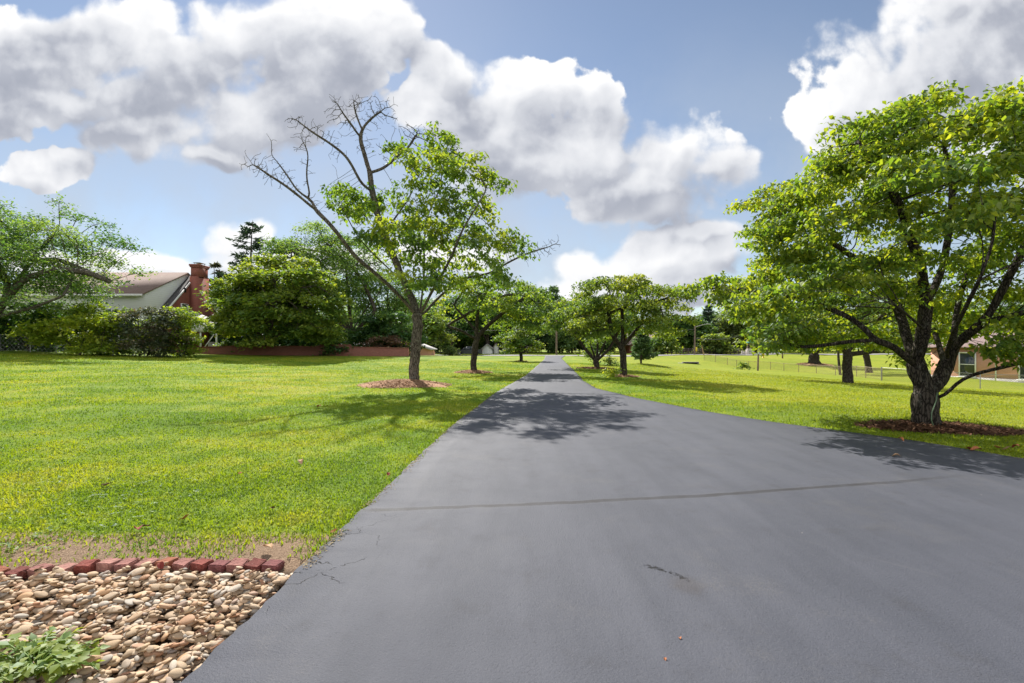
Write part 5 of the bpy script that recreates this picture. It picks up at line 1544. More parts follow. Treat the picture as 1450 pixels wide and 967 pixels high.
pr_.build("roof", ROOF_MAUVE, h)


def make_right_house():
    P0 = np.array(at(1318, 531, 43.5)[:2]); P1 = np.array(at(1450, 542, 37)[:2])
    d = P1 - P0; ang = math.atan2(d[1], d[0]); L = np.linalg.norm(d) + 8
    zb = -1.45
    r = thing("house", "single-storey tan brick house with a mauve roof behind the spreading dogwood", "house", (P0[0], P0[1], zb), ang)
    D = 9.0; hw = 2.75; hr = 5.0
    mb = MB(); mb.box((L / 2, D / 2, hw / 2 - 0.25), (L, D, hw + 0.5)); mb.build("wall", BRICK_TAN, r)
    bs = MB(); bs.box((L / 2, -0.03, 0.05), (L + 0.02, 0.05, 0.5)); bs.build("plinth", CONCRETE, r)
    # hipped roof with thickness at the eaves
    o = 0.45
    v = [(-o, -o, hw), (L + o, -o, hw), (L + o, D + o, hw), (-o, D + o, hw), (-o, -o, hw + .14), (L + o, -o, hw + .14), (L + o, D + o, hw + .14), (-o, D + o, hw + .14), (D / 2, D / 2, hr), (L - D / 2, D / 2, hr)]
    rb = MB(); rb.add(v, [[0, 3, 2, 1], [0, 1, 5, 4], [1, 2, 6, 5], [2, 3, 7, 6], [3, 0, 4, 7], [4, 5, 9, 8], [6, 7, 8, 9]], [[5, 6, 9], [7, 4, 8]]); rb.build("roof", ROOF_MAUVE, r)
    for x in (2.9, 7.0, 11.0):
        window(r, (x, 0, 1.35), 1.1, 1.9, 'y', t=0.09)
    dk = MB(); dk.box((4.9, -0.035, 1.3), (0.09, 0.07, 2.6)); dk.build("downpipe", WHITE, r)
    vn_ = MB(); vn_.tube([(L * .55, D / 2, hr - .1), (L * .55, D / 2, hr + .5)], 0.06, 8); vn_.build("vent_pipe", METAL, r)


make_right_house()

# ------------------------------------------------------------------ fences
def chain_fence(name, label, pts, hgt, cat="fence", posts=None, mesh=True, rail=True, mat=None, group=None, mesh_step=0.14, wire=0.0035):
    mat = mat or METAL
    r = thing(name, label, cat, (0, 0, 0), 0, group)
    P = np.array(pts, float)
    g = np.array([gz(x, y) for x, y in P])
    for (x, y), z in zip(P, g):
        m_ = MB(); m_.tube([(x, y, z - 0.2), (x, y, z + hgt), (x, y, z + hgt + 0.04)], [0.03, 0.03, 0.012], 7); m_.build("post", mat, r, smooth=True)
    if rail:
        m_ = MB(); m_.tube([(x, y, z + hgt - 0.03) for (x, y), z in zip(P, g)], 0.018, 6); m_.build("top_rail", mat, r)
    if mesh:
        V, Q = [], []
        for i in range(len(P) - 1):
            a = np.array([*P[i], g[i]]); c = np.array([*P[i + 1], g[i + 1]])
            L = np.linalg.norm((c - a)[:2]); dv = (c - a) / L; hh = hgt - 0.05
            for s in np.arange(-hh, L, mesh_step):
                for sgn in (1, -1):
                    s0, s1 = s, s + hh
                    z0, z1 = (0.03, hh) if sgn > 0 else (hh, 0.03)
                    f0 = max(0, (0 - s0) / (s1 - s0)); f1 = min(1, (L - s0) / (s1 - s0))
                    if f1 <= f0: continue
                    q0 = a + dv * (s0 + (s1 - s0) * f0) + np.array([0, 0, z0 + (z1 - z0) * f0]); q1 = a + dv * (s0 + (s1 - s0) * f1) + np.array([0, 0, z0 + (z1 - z0) * f1])
                    k = len(V); up = np.array([dv[0] * wire * -sgn, dv[1] * wire * -sgn, wire])
                    V += [q0 - up, q0 + up, q1 + up, q1 - up]; Q.append([k, k + 1, k + 2, k + 3])
        link("wire_mesh", build_mesh("wire_mesh", V, Q, None, mat), r)
    return r


RUST = mat_plain("rusty_wire", (0.34, 0.27, 0.19), 0.7, 0.4, 0.25)
fp = [on(1460, 31.5)[:2], on(1388, 33)[:2], on(1316, 35)[:2], on(1248, 37.5)[:2]]
chain_fence("wire_fence", "grey chain-link fence running in front of the tan brick house", fp, 1.05, group="wire fences on the right lawn")
fp = [on(1249, 38.2)[:2], on(1226, 41)[:2], on(1213, 44)[:2], on(1183, 49)[:2], on(1156, 54)[:2], on(1131, 57)[:2], on(1110, 59)[:2], on(1091, 61)[:2], on(1060, 62)[:2], on(1043, 63)[:2], on(1030, 65)[:2], on(1013, 67)[:2], on(997, 69)[:2]]
chain_fence("wire_fence", "low rusty wire fence dipping across the far right lawn towards the road", fp, 0.98, mat=RUST, group="wire fences on the right lawn")
fp = [on(u, 32.6)[:2] for u in (-45, 0, 43, 80, 118, 160, 205)]
chain_fence("wire_fence", "thin wire fence half hidden under the shrubs at the left lawn edge", fp, 1.15, mat=METAL, mesh_step=0.3)


def roadside_fence():
    r = thing("rail_fence", "dark low rail fence along the far side of the road", "fence", (0, 0, 0))
    wood = mat_plain("dark_fence_wood", (0.075, 0.055, 0.050), 0.8, var=0.3, scale=2)
    us = np.linspace(898, 1052, 27)
    P = []
    for u in us:
        Y = 86.0
        for _ in range(3):
            Y = float(road_y((u - CX) / F * Y)) + 4.2
        P.append(on(u, Y))
    for (x, y, z) in P:
        m_ = MB(); m_.box((x, y, z + 0.45), (0.14, 0.14, 1.3)); m_.build("post", wood, r)
    for hz_ in (0.3, 0.62, 0.95):
        m_ = MB()
        for a, c in zip(P[:-1], P[1:]):
            m_.tube([(a[0], a[1] - 0.09, a[2] + hz_), (c[0], c[1] - 0.09, c[2] + hz_)], 0.06, 4)
        m_.build("rail", wood, r)


roadside_fence()

# ------------------------------------------------------------------ poles, lamp, wires
def pole(name, label, u, Y, h, r0=0.15, lean=0.0, arms=0, mat=None, cat="pole", group=None, loc=None):
    b_ = on(u, Y)
    t = thing(name, label, cat, b_, 0, group)
    m_ = MB(); m_.tube([(0, 0, -0.3), (lean * 0.5, 0, h * 0.5), (lean, 0, h)], [r0, r0 * 0.85, r0 * 0.7], 10)
    m_.build("shaft", mat or WOOD_POLE, t, smooth=True)
    for k in range(arms):
        z = h - 0.4 - 1.0 * k
        a = MB(); a.box((lean, -r0 - 0.03, z), (2.0, 0.1, 0.12)); ca = a.build("crossarm", WOOD_POLE, t)
        for xx in (-0.9, -0.45, 0.45, 0.9):
            i_ = MB(); i_.tube([(lean + xx, -r0 - 0.03, z + 0.06), (lean + xx, -r0 - 0.03, z + 0.14), (lean + xx, -r0 - 0.03, z + 0.24)], [0.03, 0.055, 0.035], 8); i_.build("insulator", CONCRETE, ca)
    return t, b_


PG = "wooden poles along the road"
p1, b1 = pole("utility_pole", "tall brown utility pole beyond the driveway end", 788, 82, 9.3, 0.17, 0.0, 1, group=PG)
p2, b2 = pole("street_lamp", "wooden roadside pole carrying a curved street light arm", 983.5, 83, 6.4, 0.15, 0.12, 0, cat="street light")
m_ = MB(); t = np.linspace(0, 1, 9); m_.tube(np.stack([0.1 + 2.1 * t, 0 * t - .1, 4.75 + 0.55 * np.sin(t * 1.35)], 1), 0.06, 7); arm = m_.build("lamp_arm", METAL, p2, smooth=True)
m_ = MB(); m_.box((2.45, -.1, 5.29), (0.7, 0.28, 0.16), (0, 0.06, 0)); m_.build("lamp_head", METAL, p2, bevel=0.04)
m_ = MB(); m_.box((0.25, -.18, 0.95), (0.30, 0.05, 0.75)); m_.build("marker_plate", mat_plain("yellow_marker", (0.62, 0.52, 0.03), 0.5, var=.1), p2)
p3, b3 = pole("guy_guard", "leaning tan guy-wire guard right of the street light pole", 996.5, 82, 1.7, 0.07, -0.35, 0, mat=mat_plain("tan_guard", (0.40, 0.26, 0.12), 0.6), cat="post")
p4, b4 = pole("utility_pole", "dark brown utility pole left of the green-topped ornament's tree line", 1067, 92, 7.0, 0.17, 0.0, 0, group=PG)
p4['label'] = "dark brown utility pole just right of the green-topped pillar"
p5, b5 = pole("wooden_post", "slim weathered post standing alone on the right lawn inside the fence", 1073, 50, 3.4, 0.095, 0.12, 0, cat="post")


def wire(a, c, sag, label, rad=0.025):
    t = np.linspace(0, 1, 24); a = np.array(a); c = np.array(c)
    pts = a[None] * (1 - t)[:, None] + c[None] * t[:, None]; pts[:, 2] -= sag * 4 * t * (1 - t)
    MB().tube(pts, rad, 4, False).build("power_line", mat_plain("cable", (0.09, 0.09, 0.09), 0.5), label=label, cat="cable", group="cables strung along the road")


far_l = on(430, 84); far_r = (b4[0], b4[1], b4[2])
wire((far_l[0], far_l[1], 9.0), (b1[0] - .9, b1[1] - .2, b1[2] + 9.1), 1.0, "upper cable running left from the tall brown utility pole", 0.02)
wire((b1[0], b1[1] - .2, b1[2] + 4.6), (b2[0], b2[1] - .2, b2[2] + 4.4), 0.7, "cable slung between the utility pole and the street light pole")
wire((far_l[0], far_l[1], 5.0), (b1[0], b1[1] - .2, b1[2] + 4.7), 0.8, "lower cable running left from the tall brown utility pole", 0.02)
wire((b2[0] + .1, b2[1] - .2, b2[2] + 2.9), (b4[0], b4[1] - .2, b4[2] + 4.6), 0.9, "sagging cable right of the street light pole", 0.035)

# ------------------------------------------------------------------ roadside odds and ends
def hydrant():
    b_ = on(1080.5, 76)
    r = thing("fire_hydrant", "yellow fire hydrant with a green bonnet at the roadside", "hydrant", b_)
    yel = mat_plain("hydrant_yellow", (0.70, 0.50, 0.02), 0.45, var=.08); grn = mat_plain("hydrant_green", (0.06, 0.30, 0.16), 0.45, var=.08)
    MB().tube([(0, 0, -.05), (0, 0, .06), (0, 0, .061), (0, 0, .62), (0, 0, .621), (0, 0, .68)], [.2, .2, .13, .13, .17, .17], 14).build("barrel", yel, r)
    MB().tube([(0, 0, .683), (0, 0, .80), (0, 0, .90), (0, 0, .901), (0, 0, .98)], [.15, .14, .07, .04, .04], 14).build("bonnet", grn, r)
    for a in (0, math.pi):
        MB().tube([(math.cos(a) * .1, 0, .5), (math.cos(a) * .24, 0, .5)], .07, 10).build("nozzle", yel, r)
    MB().tube([(0, -.1, .45), (0, -.27, .45)], .09, 10).build("nozzle", yel, r)


hydrant()


def pillar():
    b_ = on(1060.5, 88)
    r = thing("roadside_pillar", "pale stacked-stone pillar under a small green roof beyond the road", "pillar", b_)
    st = mat_plain("pale_stone", (0.50, 0.46, 0.42), 0.8, var=.3, scale=4, bmp=.6)
    m_ = MB(); m_.box((0, 0, .45), (.95, .8, .9)); m_.box((0, 0, 1.0), (.75, .65, .2)); m_.build("base_stones", st, r, bevel=.05)
    m_ = MB()
    for sx in (-.25, .25): m_.box((sx, 0, 1.45), (.12, .3, .7))
    m_.box((0, 0, 1.95), (.7, .5, .3)); m_.build("shrine_frame", mat_plain("brownish_stone", (.28, .2, .16), .8, var=.3), r)
    MB().tube([(0, 0, 2.12), (0, 0, 2.2), (0, 0, 2.5), (0, 0, 2.8)], [.95, .9, .35, .06], 12).build("roof", mat_plain("green_roof", (.05, .27, .20), .5, var=.15), r)
    for k, (dx, hh) in enumerate(((-1.15, .65), (-.75, .5), (.85, .55))):
        MB().box((dx, .1, hh / 2), (.34, .34, hh + .1), (0, 0, .3 * k), .75).build("side_stone", st, r, bevel=.04)


pillar()


def mailbox():
    b_ = on(1108, 76)
    r = thing("mailbox", "pale green mailbox on a brown post by the roadside", "mailbox", b_)
    MB().box((0, 0, .5), (.16, .16, 1.1)).build("post", WOOD_POLE, r)
    m_ = MB(); t = np.linspace(0, math.pi, 8); poly = [(-.19, 1.05), (.19, 1.05)] + [(.19 * math.cos(a), 1.28 + .19 * math.sin(a)) for a in t]
    m_.prism(poly, 'y', -.3, .3); m_.build("box", mat_plain("mailbox_green", (.32, .45, .36), .45, var=.1), r)
    MB().box((.21, -.05, 1.35), (.02, .04, .26)).build("flag", mat_plain("red_flag", (.45, .04, .03), .5), r)


mailbox()


def blue_pump():
    b_ = on(1100, 93)
    r = thing("utility_cabinet", "blue and white utility cabinet on a pale slab beyond the road", "cabinet", b_)
    MB().box((0, 0, .08), (2.0, 1.0, .3)).build("slab", WHITE, r)
    MB().box((-.35, 0, .95), (.8, .6, 1.45)).build("body", mat_plain("blue_paint", (.05, .10, .28), .5, var=.1), r, bevel=.03)
    MB().box((.45, 0, 1.1), (.45, .5, 1.75)).build("side_panel", WHITE, r, bevel=.03)
    MB().box((0.05, 0, 2.05), (1.3, .7, .12)).build("lid", WHITE, r, bevel=.03)


blue_pump()


def culvert():
    b_ = on(979, 63)
    r = thing("culvert", "dark drain opening with a broken concrete lip in the far lawn", "drain", (b_[0], b_[1], b_[2]))
    m_ = MB(); m_.box((0, .35, .12), (2.2, .25, .30)); m_.box((-1.45, 0, .05), (.6, .5, .18)); m_.build("headwall", CONCRETE, r, bevel=.03)
    m_ = MB(); m_.prism([(-1.0, .22), (1.0, .22), (.5, -.12), (-.5, -.12)], 'y', 0.0, .22); m_.build("opening", DARK, r)


culvert()


def car():
    b_ = on(661.5, 76)
    r = thing("parked_car", "dark blue-black sedan parked beyond the left lawn facing left", "car", (b_[0], 77.6, gz(b_[0], 77.6) + 0.06), 0.04)
    paint = mat_plain("dark_car_paint", (0.022, 0.028, 0.042), 0.22, 0.3, .1, spec=.6)
    body = [(-2.25, .32), (-2.30, .55), (-2.2, .72), (-1.9, .80), (-1.15, .90), (1.45, .95), (2.1, .93), (2.28, .80), (2.30, .45), (2.2, .30), (1.78, .28), (1.72, .50), (1.55, .64), (1.35, .68), (1.15, .64), (.98, .50), (.92, .28), (-.95, .28), (-1.0, .50), (-1.18, .64), (-1.38, .68), (-1.58, .64), (-1.75, .50), (-1.80, .30)]
    import bmesh
    bm = bmesh.new()
    a = [bm.verts.new((x, -.88, z)) for x, z in body]; bm.faces.new(a)
    ext = bmesh.ops.extrude_face_region(bm, geom=bm.faces[:]); bmesh.ops.translate(bm, vec=(0, 1.76, 0), verts=[e for e in ext['geom'] if isinstance(e, bmesh.types.BMVert)])
    bmesh.ops.recalc_face_normals(bm, faces=bm.faces)
    bmesh.ops.bevel(bm, geom=[e for e in bm.edges if abs(e.verts[0].co.y - e.verts[1].co.y) < .01], offset=.05, segments=2, affect='EDGES')
    me = bpy.data.meshes.new("body"); bm.to_mesh(me); bm.free(); me.materials.append(paint); link("body", me, r)
    cab = [(-1.05, .90), (-.35, 1.36), (.0, 1.43), (.75, 1.42), (1.05, 1.34), (1.65, .95)]
    m_ = MB(); k = len(cab)
    v = [(x, -.80 + (z - .9) * .28, z) for x, z in cab] + [(x, .80 - (z - .9) * .28, z) for x, z in cab]
    m_.add(v, [[i, (i + 1) % k, k + (i + 1) % k, k + i] for i in range(k)], [[0, i + 1, i] for i in range(1, k - 1)] + [[k, k + i, k + i + 1] for i in range(1, k - 1)])
    m_.build("cabin", paint, r, bevel=.03)
    for sgn in (-1, 1):
        g_ = MB()
        for poly in ([(-.86, .95), (-.30, 1.31), (.20, 1.37), (.24, .96)], [(.30, .96), (.28, 1.37), (.78, 1.36), (.98, 1.28), (1.35, .98)]):
            kk = len(poly)
            vv = [(x, sgn * (.812 - (z - .9) * .28), z) for x, z in poly] + [(x, sgn * (.822 - (z - .9) * .28), z) for x, z in poly]
            g_.add(vv, [[i, (i + 1) % kk, kk + (i + 1) % kk, kk + i] for i in range(kk)], [[0, i, i + 1] for i in range(1, kk - 1)] + [[kk, kk + i + 1, kk + i] for i in range(1, kk - 1)])
        g_.build("side_window", GLASS, r)
    for x in (-1.38, 1.35):
        for y in (-.80, .80):
            w_ = MB(); w_.tube([(x, y - .10, .32), (x, y - .09, .32), (x, y + .09, .32), (x, y + .10, .32)], [.27, .32, .32, .27], 22); wo = w_.build("wheel", mat_plain("tyre_rubber", (.02, .02, .02), .8), r)
            rm = MB(); rm.tube([(x, y - .115, .32), (x, y + .115, .32)], .19, 16); rm.build("rim", METAL, wo)
    for y in (-.62, .62):
        MB().box((-2.24, y, .66), (.10, .36, .13)).build("headlight", mat_plain("lamp_glass", (.6, .6, .6), .1), r, bevel=.02)
        MB().box((2.27, y, .74), (.08, .40, .15)).build("tail_light", mat_plain("tail_red", (.35, .01, .01), .2), r, bevel=.02)
    MB().box((-.75, -.95, .98), (.14, .18, .12)).build("mirror", paint, r, bevel=.03)


car()

# ------------------------------------------------------------------ stone bed, bricks, foreground plant, fallen leaves
def mat_stone(indiv):
    mt, w, out = new_mat("river_stone")
    tc = w.node('ShaderNodeTexCoord').outputs['Object']
    if indiv:
        t = w.node('ShaderNodeObjectInfo').outputs['Random']
    else:
        t = w.node('ShaderNodeAttribute', attribute_name='tint').outputs['Fac']
    c = w.ramp(t, [(0.0, (0.47, 0.335, 0.20)), (0.16, (0.52, 0.39, 0.255)), (0.30, (0.36, 0.265, 0.175)), (0.42, (0.55, 0.44, 0.32)), (0.54, (0.50, 0.29, 0.14)), (0.64, (0.58, 0.51, 0.42)), (0.75, (0.33, 0.315, 0.29)), (0.84, (0.49, 0.36, 0.24)), (0.93, (0.43, 0.22, 0.115)), (1.0, (0.27, 0.26, 0.25))])
    n = w.noise(tc, 30, 5, 0.65)
    c = w.mix(w.m('MULTIPLY', w.step(n, 0.4, 0.7), 0.35), c, (0.60, 0.47, 0.33, 1))
    c = w.mix(w.m('MULTIPLY', w.step(w.noise(tc, 11, 4, 0.6), 0.52, 0.7), 0.3), c, (0.20, 0.14, 0.09, 1))
    c = w.mix(1.0, c, (0.88, 0.855, 0.83, 1), 'MULTIPLY')
    principled(w, out, c, 0.72, 0.3, 0, bump(w, w.noise(tc, 70, 4, 0.6), 0.25, 0.006))
    return mt


def stone_shapes(rng, n=14, sub=3):
    import bmesh
    out = []
    for k in range(n):
        bm = bmesh.new(); bmesh.ops.create_icosphere(bm, subdivisions=sub, radius=1.0)
        V = np.array([v.co[:] for v in bm.verts]); Tt = np.array([[v.index for v in f.verts] for f in bm.faces]); bm.free()
        o = np.zeros(len(V))
        for _ in range(5):
            d = rng.normal(size=3) * rng.uniform(.8, 2.2); o += 0.055 * np.sin(V @ d + rng.uniform(0, 6.28))
        V = V * (1 + o)[:, None]
        # flattened facets as on water worn stone
        for _ in range(rng.integers(1, 4)):
            d = rng.normal(size=3); d /= np.linalg.norm(d); h_ = V @ d; lim = rng.uniform(.62, .85)
            V = V - np.maximum(h_ - lim, 0)[:, None] * d[None] * 0.8
        out.append((V, Tt))
    return out


def make_stones():
    rng = np.random.default_rng(909)
    shapes = stone_shapes(rng)
    coarse = stone_shapes(rng, 14, 2)
    m1, m2 = mat_stone(True), mat_stone(False)
    mes = [build_mesh("river_stone", V, None, T, m1, True) for V, T in shapes]
    # drop the stones one after another on a height map of the bed
    X0, X1, Y0, Y1, cs = -4.3, -1.25, 1.25, 3.16, 0.0125
    nx, ny = int((X1 - X0) / cs), int((Y1 - Y0) / cs)
    H_ = np.full((nx, ny), -0.045)
    def edge(y):
        return np.interp(y, [p[1] for p in DRIVE_L], [p[0] for p in DRIVE_L])
    st = []
    N = 9500
    for i in range(N):
        y = rng.uniform(Y0 + .02, Y1 - 0.03); x = rng.uniform(X0 + .02, float(edge(y)) - 0.055)
        if y > float(BRICK_Y(x)) - 0.075: continue
        late = i / N
        a = np.clip(rng.lognormal(math.log(0.0215), 0.34), .010, .046); b_ = a * rng.uniform(.55, .85); c_ = a * rng.uniform(.22, .42)
        yaw = rng.normal(0.35, 0.7)
        ca, sa = math.cos(yaw), math.sin(yaw)
        i0, i1 = max(0, int((x - a - X0) / cs)), min(nx, int((x + a - X0) / cs) + 2); j0, j1 = max(0, int((y - a - Y0) / cs)), min(ny, int((y + a - Y0) / cs) + 2)
        gx, gy = np.meshgrid(X0 + (np.arange(i0, i1) + .5) * cs - x, Y0 + (np.arange(j0, j1) + .5) * cs - y, indexing='ij')
        lx, ly = (gx * ca + gy * sa) / a, (-gx * sa + gy * ca) / b_
        q = lx * lx + ly * ly; ins = q < 0.9
        if ins.sum() < 3: continue
        hs = H_[i0:i1, j0:j1][ins]
        # follow the slope of what is underneath
        A_ = np.stack([gx[ins], gy[ins], np.ones(ins.sum())], 1); co = np.linalg.lstsq(A_, hs, rcond=None)[0]
        sxl = np.clip(co[0], -.3, .3); syl = np.clip(co[1], -.3, .3)
        resid = hs - (A_[:, 0] * sxl + A_[:, 1] * syl)
        zc = np.percentile(resid, 78) + c_ * 0.72
        if zc > 0.05 and rng.uniform() < .9: continue
        if zc > 0.075: continue
        topz = zc + gx * sxl + gy * syl + c_ * np.sqrt(np.maximum(0, 1 - q))
        blk = H_[i0:i1, j0:j1]; blk[q < 1] = np.maximum(blk[q < 1], topz[q < 1])
        n_ = Vector((-sxl, -syl, 1)).normalized()
        rot = n_.to_track_quat('Z', 'Y').to_matrix() @ Matrix.Rotation(0, 3, 'Z')
        # frame with z = n_ and x along the yaw direction
        ex = Vector((ca, sa, 0)); ex = (ex - n_ * ex.dot(n_)).normalized(); ey = n_.cross(ex)
        M = Matrix((ex, ey, n_)).transposed()
        st.append((x, y, zc, a, b_, c_, M, i))
    # which ones lie open to view: the upper ones, nearest and largest first
    def seen(s):
        x, y, z = s[0], s[1], s[2]
        i, j = int((x - X0) / cs), int((y - Y0) / cs)
        u = CX + F * x / y; v = HV + F * (EYE - z) / y
        return (H_[min(nx - 1, max(0, i)), min(ny - 1, max(0, j))] - (z + s[5]) < 0.012) and -10 < u < 1450 and v < 985
    vis = [s for s in st if seen(s)]
    vis.sort(key=lambda s: -s[3] * s[4] / s[1] ** 2)
    top = vis[:300]; ids = {id(s) for s in top}
    for k, s in enumerate(top):
        o = link("river_stone", mes[int(rng.integers(len(mes)))], None, label="smooth water-worn river stone lying on top of the stone bed", cat="stone", group="larger river stones of the bed beside the driveway")
        M4 = s[6].to_4x4() @ Matrix.Diagonal((s[3], s[4], s[5], 1)); M4.translation = (s[0], s[1], s[2]); o.matrix_world = M4
    Vs, Ts, ti = [], [], []; nv = 0
    for s in st:
        if id(s) in ids: continue
        V, T = coarse[int(rng.integers(len(coarse)))]
        M = np.array(s[6]) @ np.diag([s[3], s[4], s[5]])
        Vs.append(V @ M.T + np.array([s[0], s[1], s[2]])); Ts.append(T + nv); nv += len(V); ti.append(np.full(len(T), rng.uniform()))
    me = build_mesh("river_gravel", np.vstack(Vs), None, np.vstack(Ts), m2, True, np.concatenate(ti))
    link("river_gravel", me, kind='stuff', label="tan and grey river gravel filling the bed beside the driveway")
    # twigs and dry leaf scraps caught between the stones
    n = 420
    x = rng.uniform(-3.4, -1.4, n); y = rng.uniform(1.9, 3.1, n)
    zz = np.array([H_[min(nx - 1, max(0, int((a - X0) / cs))), min(ny - 1, max(0, int((b - Y0) / cs)))] for a, b in zip(x, y)]) + 0.003
    ok = x < np.array([float(edge(b)) - 0.04 for b in y]); ok &= y < BRICK_Y(x) - 0.07; x, y, zz = x[ok], y[ok], zz[ok]; n = len(x)
    L_ = rng.uniform(0.005, 0.03, n); W_ = np.where(rng.uniform(0, 1, n) < .5, 0.0012, L_ * .4); ya = rng.uniform(0, 6.28, n)
    c_ = np.stack([x, y, zz], 1); d_ = np.stack([np.cos(ya) * L_, np.sin(ya) * L_, rng.uniform(-.4, .4, n) * L_], 1); s_ = np.stack([-np.sin(ya) * W_, np.cos(ya) * W_, 0 * W_], 1)
    V = np.stack([c_ - d_ - s_, c_ + d_ - s_, c_ + d_ + s_, c_ - d_ + s_], 1).reshape(-1, 3)
    link("leaf_litter", build_mesh("leaf_litter", V, np.arange(n * 4).reshape(-1, 4), None, MULCH_MATS['dark'], False, rng.uniform(0, 1, n)), kind='stuff', label="twig and dry leaf scraps caught between the river stones")
    print("stones", len(st), "visible", len(vis))
    return H_, (X0, Y0, cs)


HMAP = make_stones()


def make_bricks():
    import bmesh
    rng = np.random.default_rng(15)
    cols = {"maroon": (0.20, 0.065, 0.055), "pinkish": (0.40, 0.205, 0.175), "orange-red": (0.34, 0.13, 0.08), "dusty rose": (0.34, 0.16, 0.14), "deep red": (0.25, 0.072, 0.058), "purplish red": (0.22, 0.085, 0.085)}
    mats = {}
    for k, c in cols.items():
        mt, w, out = new_mat("edging_brick_" + k.replace(' ', '_').replace('-', '_'))
        tc = w.node('ShaderNodeTexCoord').outputs['Object']
        n = w.noise(tc, 14, 6, 0.7); n2 = w.noise(tc, 60, 4, 0.7)
        cc = w.mix(w.step(n, 0.35, 0.72), (*[q * .72 for q in c], 1), (*[min(1, q * 1.3) for q in c], 1))
        cc = w.mix(w.m('MULTIPLY', w.step(n2, .58, .75), .65), cc, (0.40, 0.31, 0.25, 1))
        cc = w.mix(1.0, cc, (.88, .86, .84, 1), 'MULTIPLY')
        principled(w, out, cc, .9, .2, 0, bump(w, w.m('ADD', n, n2), .7, .012)); mats[k] = mt
    def brick_mesh(mat, seed):
        r = np.random.default_rng(seed)
        bm = bmesh.new(); bmesh.ops.create_cube(bm, size=1.0); bmesh.ops.scale(bm, vec=(0.110, 0.095, 0.062), verts=bm.verts)
        bmesh.ops.bevel(bm, geom=bm.edges[:], offset=0.006, segments=2, affect='EDGES')
        bmesh.ops.subdivide_edges(bm, edges=[e for e in bm.edges if e.calc_length() > .03], cuts=4, use_grid_fill=True)
        for v in bm.verts:
            v.co += Vector(r.normal(0, .0012, 3)) + Vector((.002 * math.sin(v.co.y * 60 + seed), .002 * math.sin(v.co.x * 70), .0015 * math.sin(v.co.y * 45 + v.co.x * 50 + seed)))
        me = bpy.data.meshes.new("edging_brick"); bm.to_mesh(me); bm.free(); me.materials.append(mat)
        return me
    order = ["purplish red", "maroon", "dusty rose", "purplish red", "deep red", "dusty rose", "orange-red", "pinkish", "dusty rose", "pinkish", "deep red", "pinkish", "dusty rose", "maroon", "orange-red", "pinkish", "maroon", "dusty rose"]
    ordn = ["first", "second", "third", "fourth", "fifth", "sixth", "seventh", "eighth", "ninth", "tenth", "eleventh", "twelfth", "thirteenth", "fourteenth", "fifteenth", "sixteenth", "seventeenth", "eighteenth"]
    for i, k in enumerate(order):
        x = -1.58 - 0.123 * i
        y = float(BRICK_Y(x))
        o = link("edging_brick", brick_mesh(mats[k], 50 + i), None, (x + rng.normal(0, .003), y + rng.normal(0, .007), -0.017 + rng.normal(0, .005)), (rng.normal(0.04, .07), rng.normal(0, .06), rng.normal(-.18, .08)),
                 "%s edging brick, %s in the row counting from the driveway" % (k, ordn[i]), "brick", "bricks edging the stone bed")


make_bricks()


def make_plant():
    rng = np.random.default_rng(66)
    b_ = (-2.08, 2.10, 0.0)
    r = thing("leafy_plant", "low bright green leafy plant sprawling over the river stones", "plant", b_)
    P, A, N, L = [], [], [], []; mb = MB()
    for i in range(80):
        a = rng.uniform(0, 6.283); l_ = rng.uniform(.06, .27) * (1.25 if math.cos(a) < 0 else .8)
        t = np.linspace(0, 1, 5); hz_ = rng.uniform(.04, .10)
        pts = np.stack([l_ * 1.3 * t * math.cos(a), l_ * .8 * t * math.sin(a), 0.02 + hz_ * np.sin(t * 1.9)], 1)
        mb.tube(pts, np.linspace(.0035, .0018, 5), 5, False)
        for j in range(9):
            f = rng.uniform(.25, 1.0); p = [np.interp(f, t, pts[:, c]) for c in range(3)]
            da = a + rng.normal(0, 1.0)
            P.append(p); A.append((math.cos(da), math.sin(da), rng.normal(.05, .25))); N.append((rng.normal(0, .3), rng.normal(0, .3), 1)); L.append(rng.uniform(.03, .062))
    mb.build("stem", mat_plain("plant_stem", (.16, .26, .05), .6), r)
    V, T, ti = leaf_arrays(np.array(P), np.array(A), np.array(N), np.array(L), .62, rng, 'full')
    link("foliage", build_mesh("foliage", V, None, T, LEAF_BRIGHT, False, np.clip(ti + .3, 0, 1)), r)


make_plant()


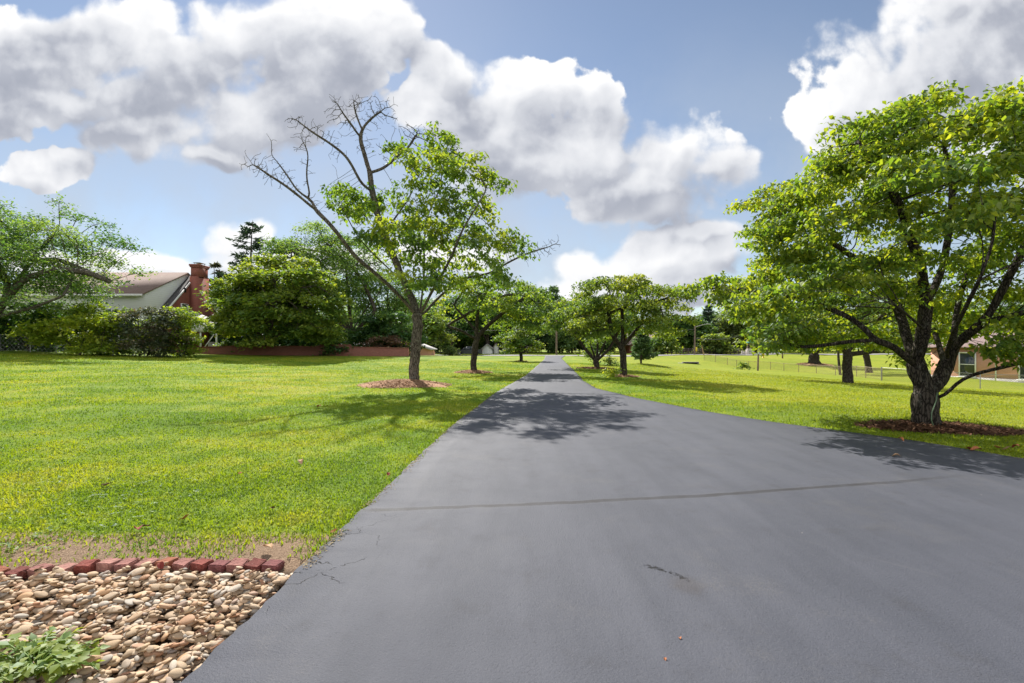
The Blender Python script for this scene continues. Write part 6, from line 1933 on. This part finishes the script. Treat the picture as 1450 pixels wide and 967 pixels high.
def fallen_leaves():
    import bmesh
    cols = {"red": (0.20, 0.03, 0.02), "rust": (0.36, 0.13, 0.05), "tan": (0.45, 0.28, 0.16), "brown": (0.17, 0.09, 0.05)}
    mats = {k: mat_plain("dry_leaf_" + k, c, .8, var=.3, scale=30) for k, c in cols.items()}
    def leaf_mesh(m_, seed):
        r = np.random.default_rng(seed); nu, nv_ = 9, 5
        V = []
        for i in range(nu):
            t = i / (nu - 1); w_ = .5 * math.sin(math.pi * t ** .8) * .62 + .01
            for j in range(nv_):
                s = (j / (nv_ - 1) - .5) * 2
                V.append((t - .5, s * w_, .32 * abs(s) ** 1.5 * w_ * 2 + .12 * math.sin(t * 5 + seed) + .02 * r.normal()))
        Q = [[i * nv_ + j, (i + 1) * nv_ + j, (i + 1) * nv_ + j + 1, i * nv_ + j + 1] for i in range(nu - 1) for j in range(nv_ - 1)]
        return build_mesh("fallen_leaf", V, Q, None, m_, True)
    # column, row on the photograph, colour, length, label
    L = [(194, 750, "red", .085, "dark red curled leaf lying on the left lawn near the brick edging"), (207, 746, "brown", .07, "brown leaf touching the dark red curled leaf on the lawn"), (261, 734, "rust", .075, "flat rust-coloured leaf on the left lawn"),
         (151, 687, "brown", .085, "dark brown leaf in the middle of the left lawn"), (379, 776, "tan", .09, "upright tan leaf on bare soil behind the brick edging"), (452, 576, "rust", .12, "rust-coloured leaf on the lawn between mulch mound and driveway"),
         (426, 655, "tan", .09, "pale tan leaf on the lawn left of the driveway"), (340, 671, "rust", .06, "small rust leaf on the open left lawn"), (386, 720, "brown", .07, "small brown leaf on the grass near the driveway edge"),
         (473, 753, "rust", .06, "rust leaf caught at the left driveway edge"), (550, 672, "red", .06, "small red leaf at the grass edge of the driveway"),
         (1269, 650, "tan", .10, "tan curled leaf lying alone on the right side of the driveway"), (1276, 623, "rust", .10, "crumpled rust leaf on the grass verge under the spreading dogwood"), (1381, 641, "rust", .13, "bright rust leaf on the grass verge by the tree shadow"),
         (1372, 639, "red", .09, "reddish leaf lying against the bright rust one on the verge"), (1412, 634, "rust", .11, "rust-coloured leaf on the mulch right of the thick trunk"), (1425, 636, "tan", .11, "tan leaf on the mulch beside a rust-coloured one"), (1438, 633, "red", .10, "reddish leaf at the far end of the dark mulch bed"),
         (963, 913, "rust", .022, "tiny orange leaf fragment on the bare asphalt near the camera"), (942, 944, "rust", .020, "tiniest orange fragment on the asphalt closest to the camera"), (228, 803, "red", .06, "red leaf resting against the edging bricks")]
    for i, (u, v, c, ln, lab) in enumerate(L):
        Y = EYE * F / (v - HV); x = (u - CX) / F * Y
        ondrive = poly_dist(np.array([x]), np.array([Y]), DRIVE)[0] < 0
        z = 0.031 if ondrive else gz(x, Y) + 0.035
        if not ondrive:                                       # slide along the ground so it sits where it was seen
            for _ in range(6):
                Y = (EYE - z) * F / (v - HV); x = (u - CX) / F * Y; z = gz(x, Y) + 0.035
        o = link("fallen_leaf", leaf_mesh(mats[c], i), None, (x, Y, z + ln * .10), (random.Random(i).uniform(-.3, .3), random.Random(i + 50).uniform(-.4, .4), random.Random(i + 99).uniform(0, 6)), lab, "leaf", "fallen leaves")
        o.scale = (ln, ln, ln)


fallen_leaves()
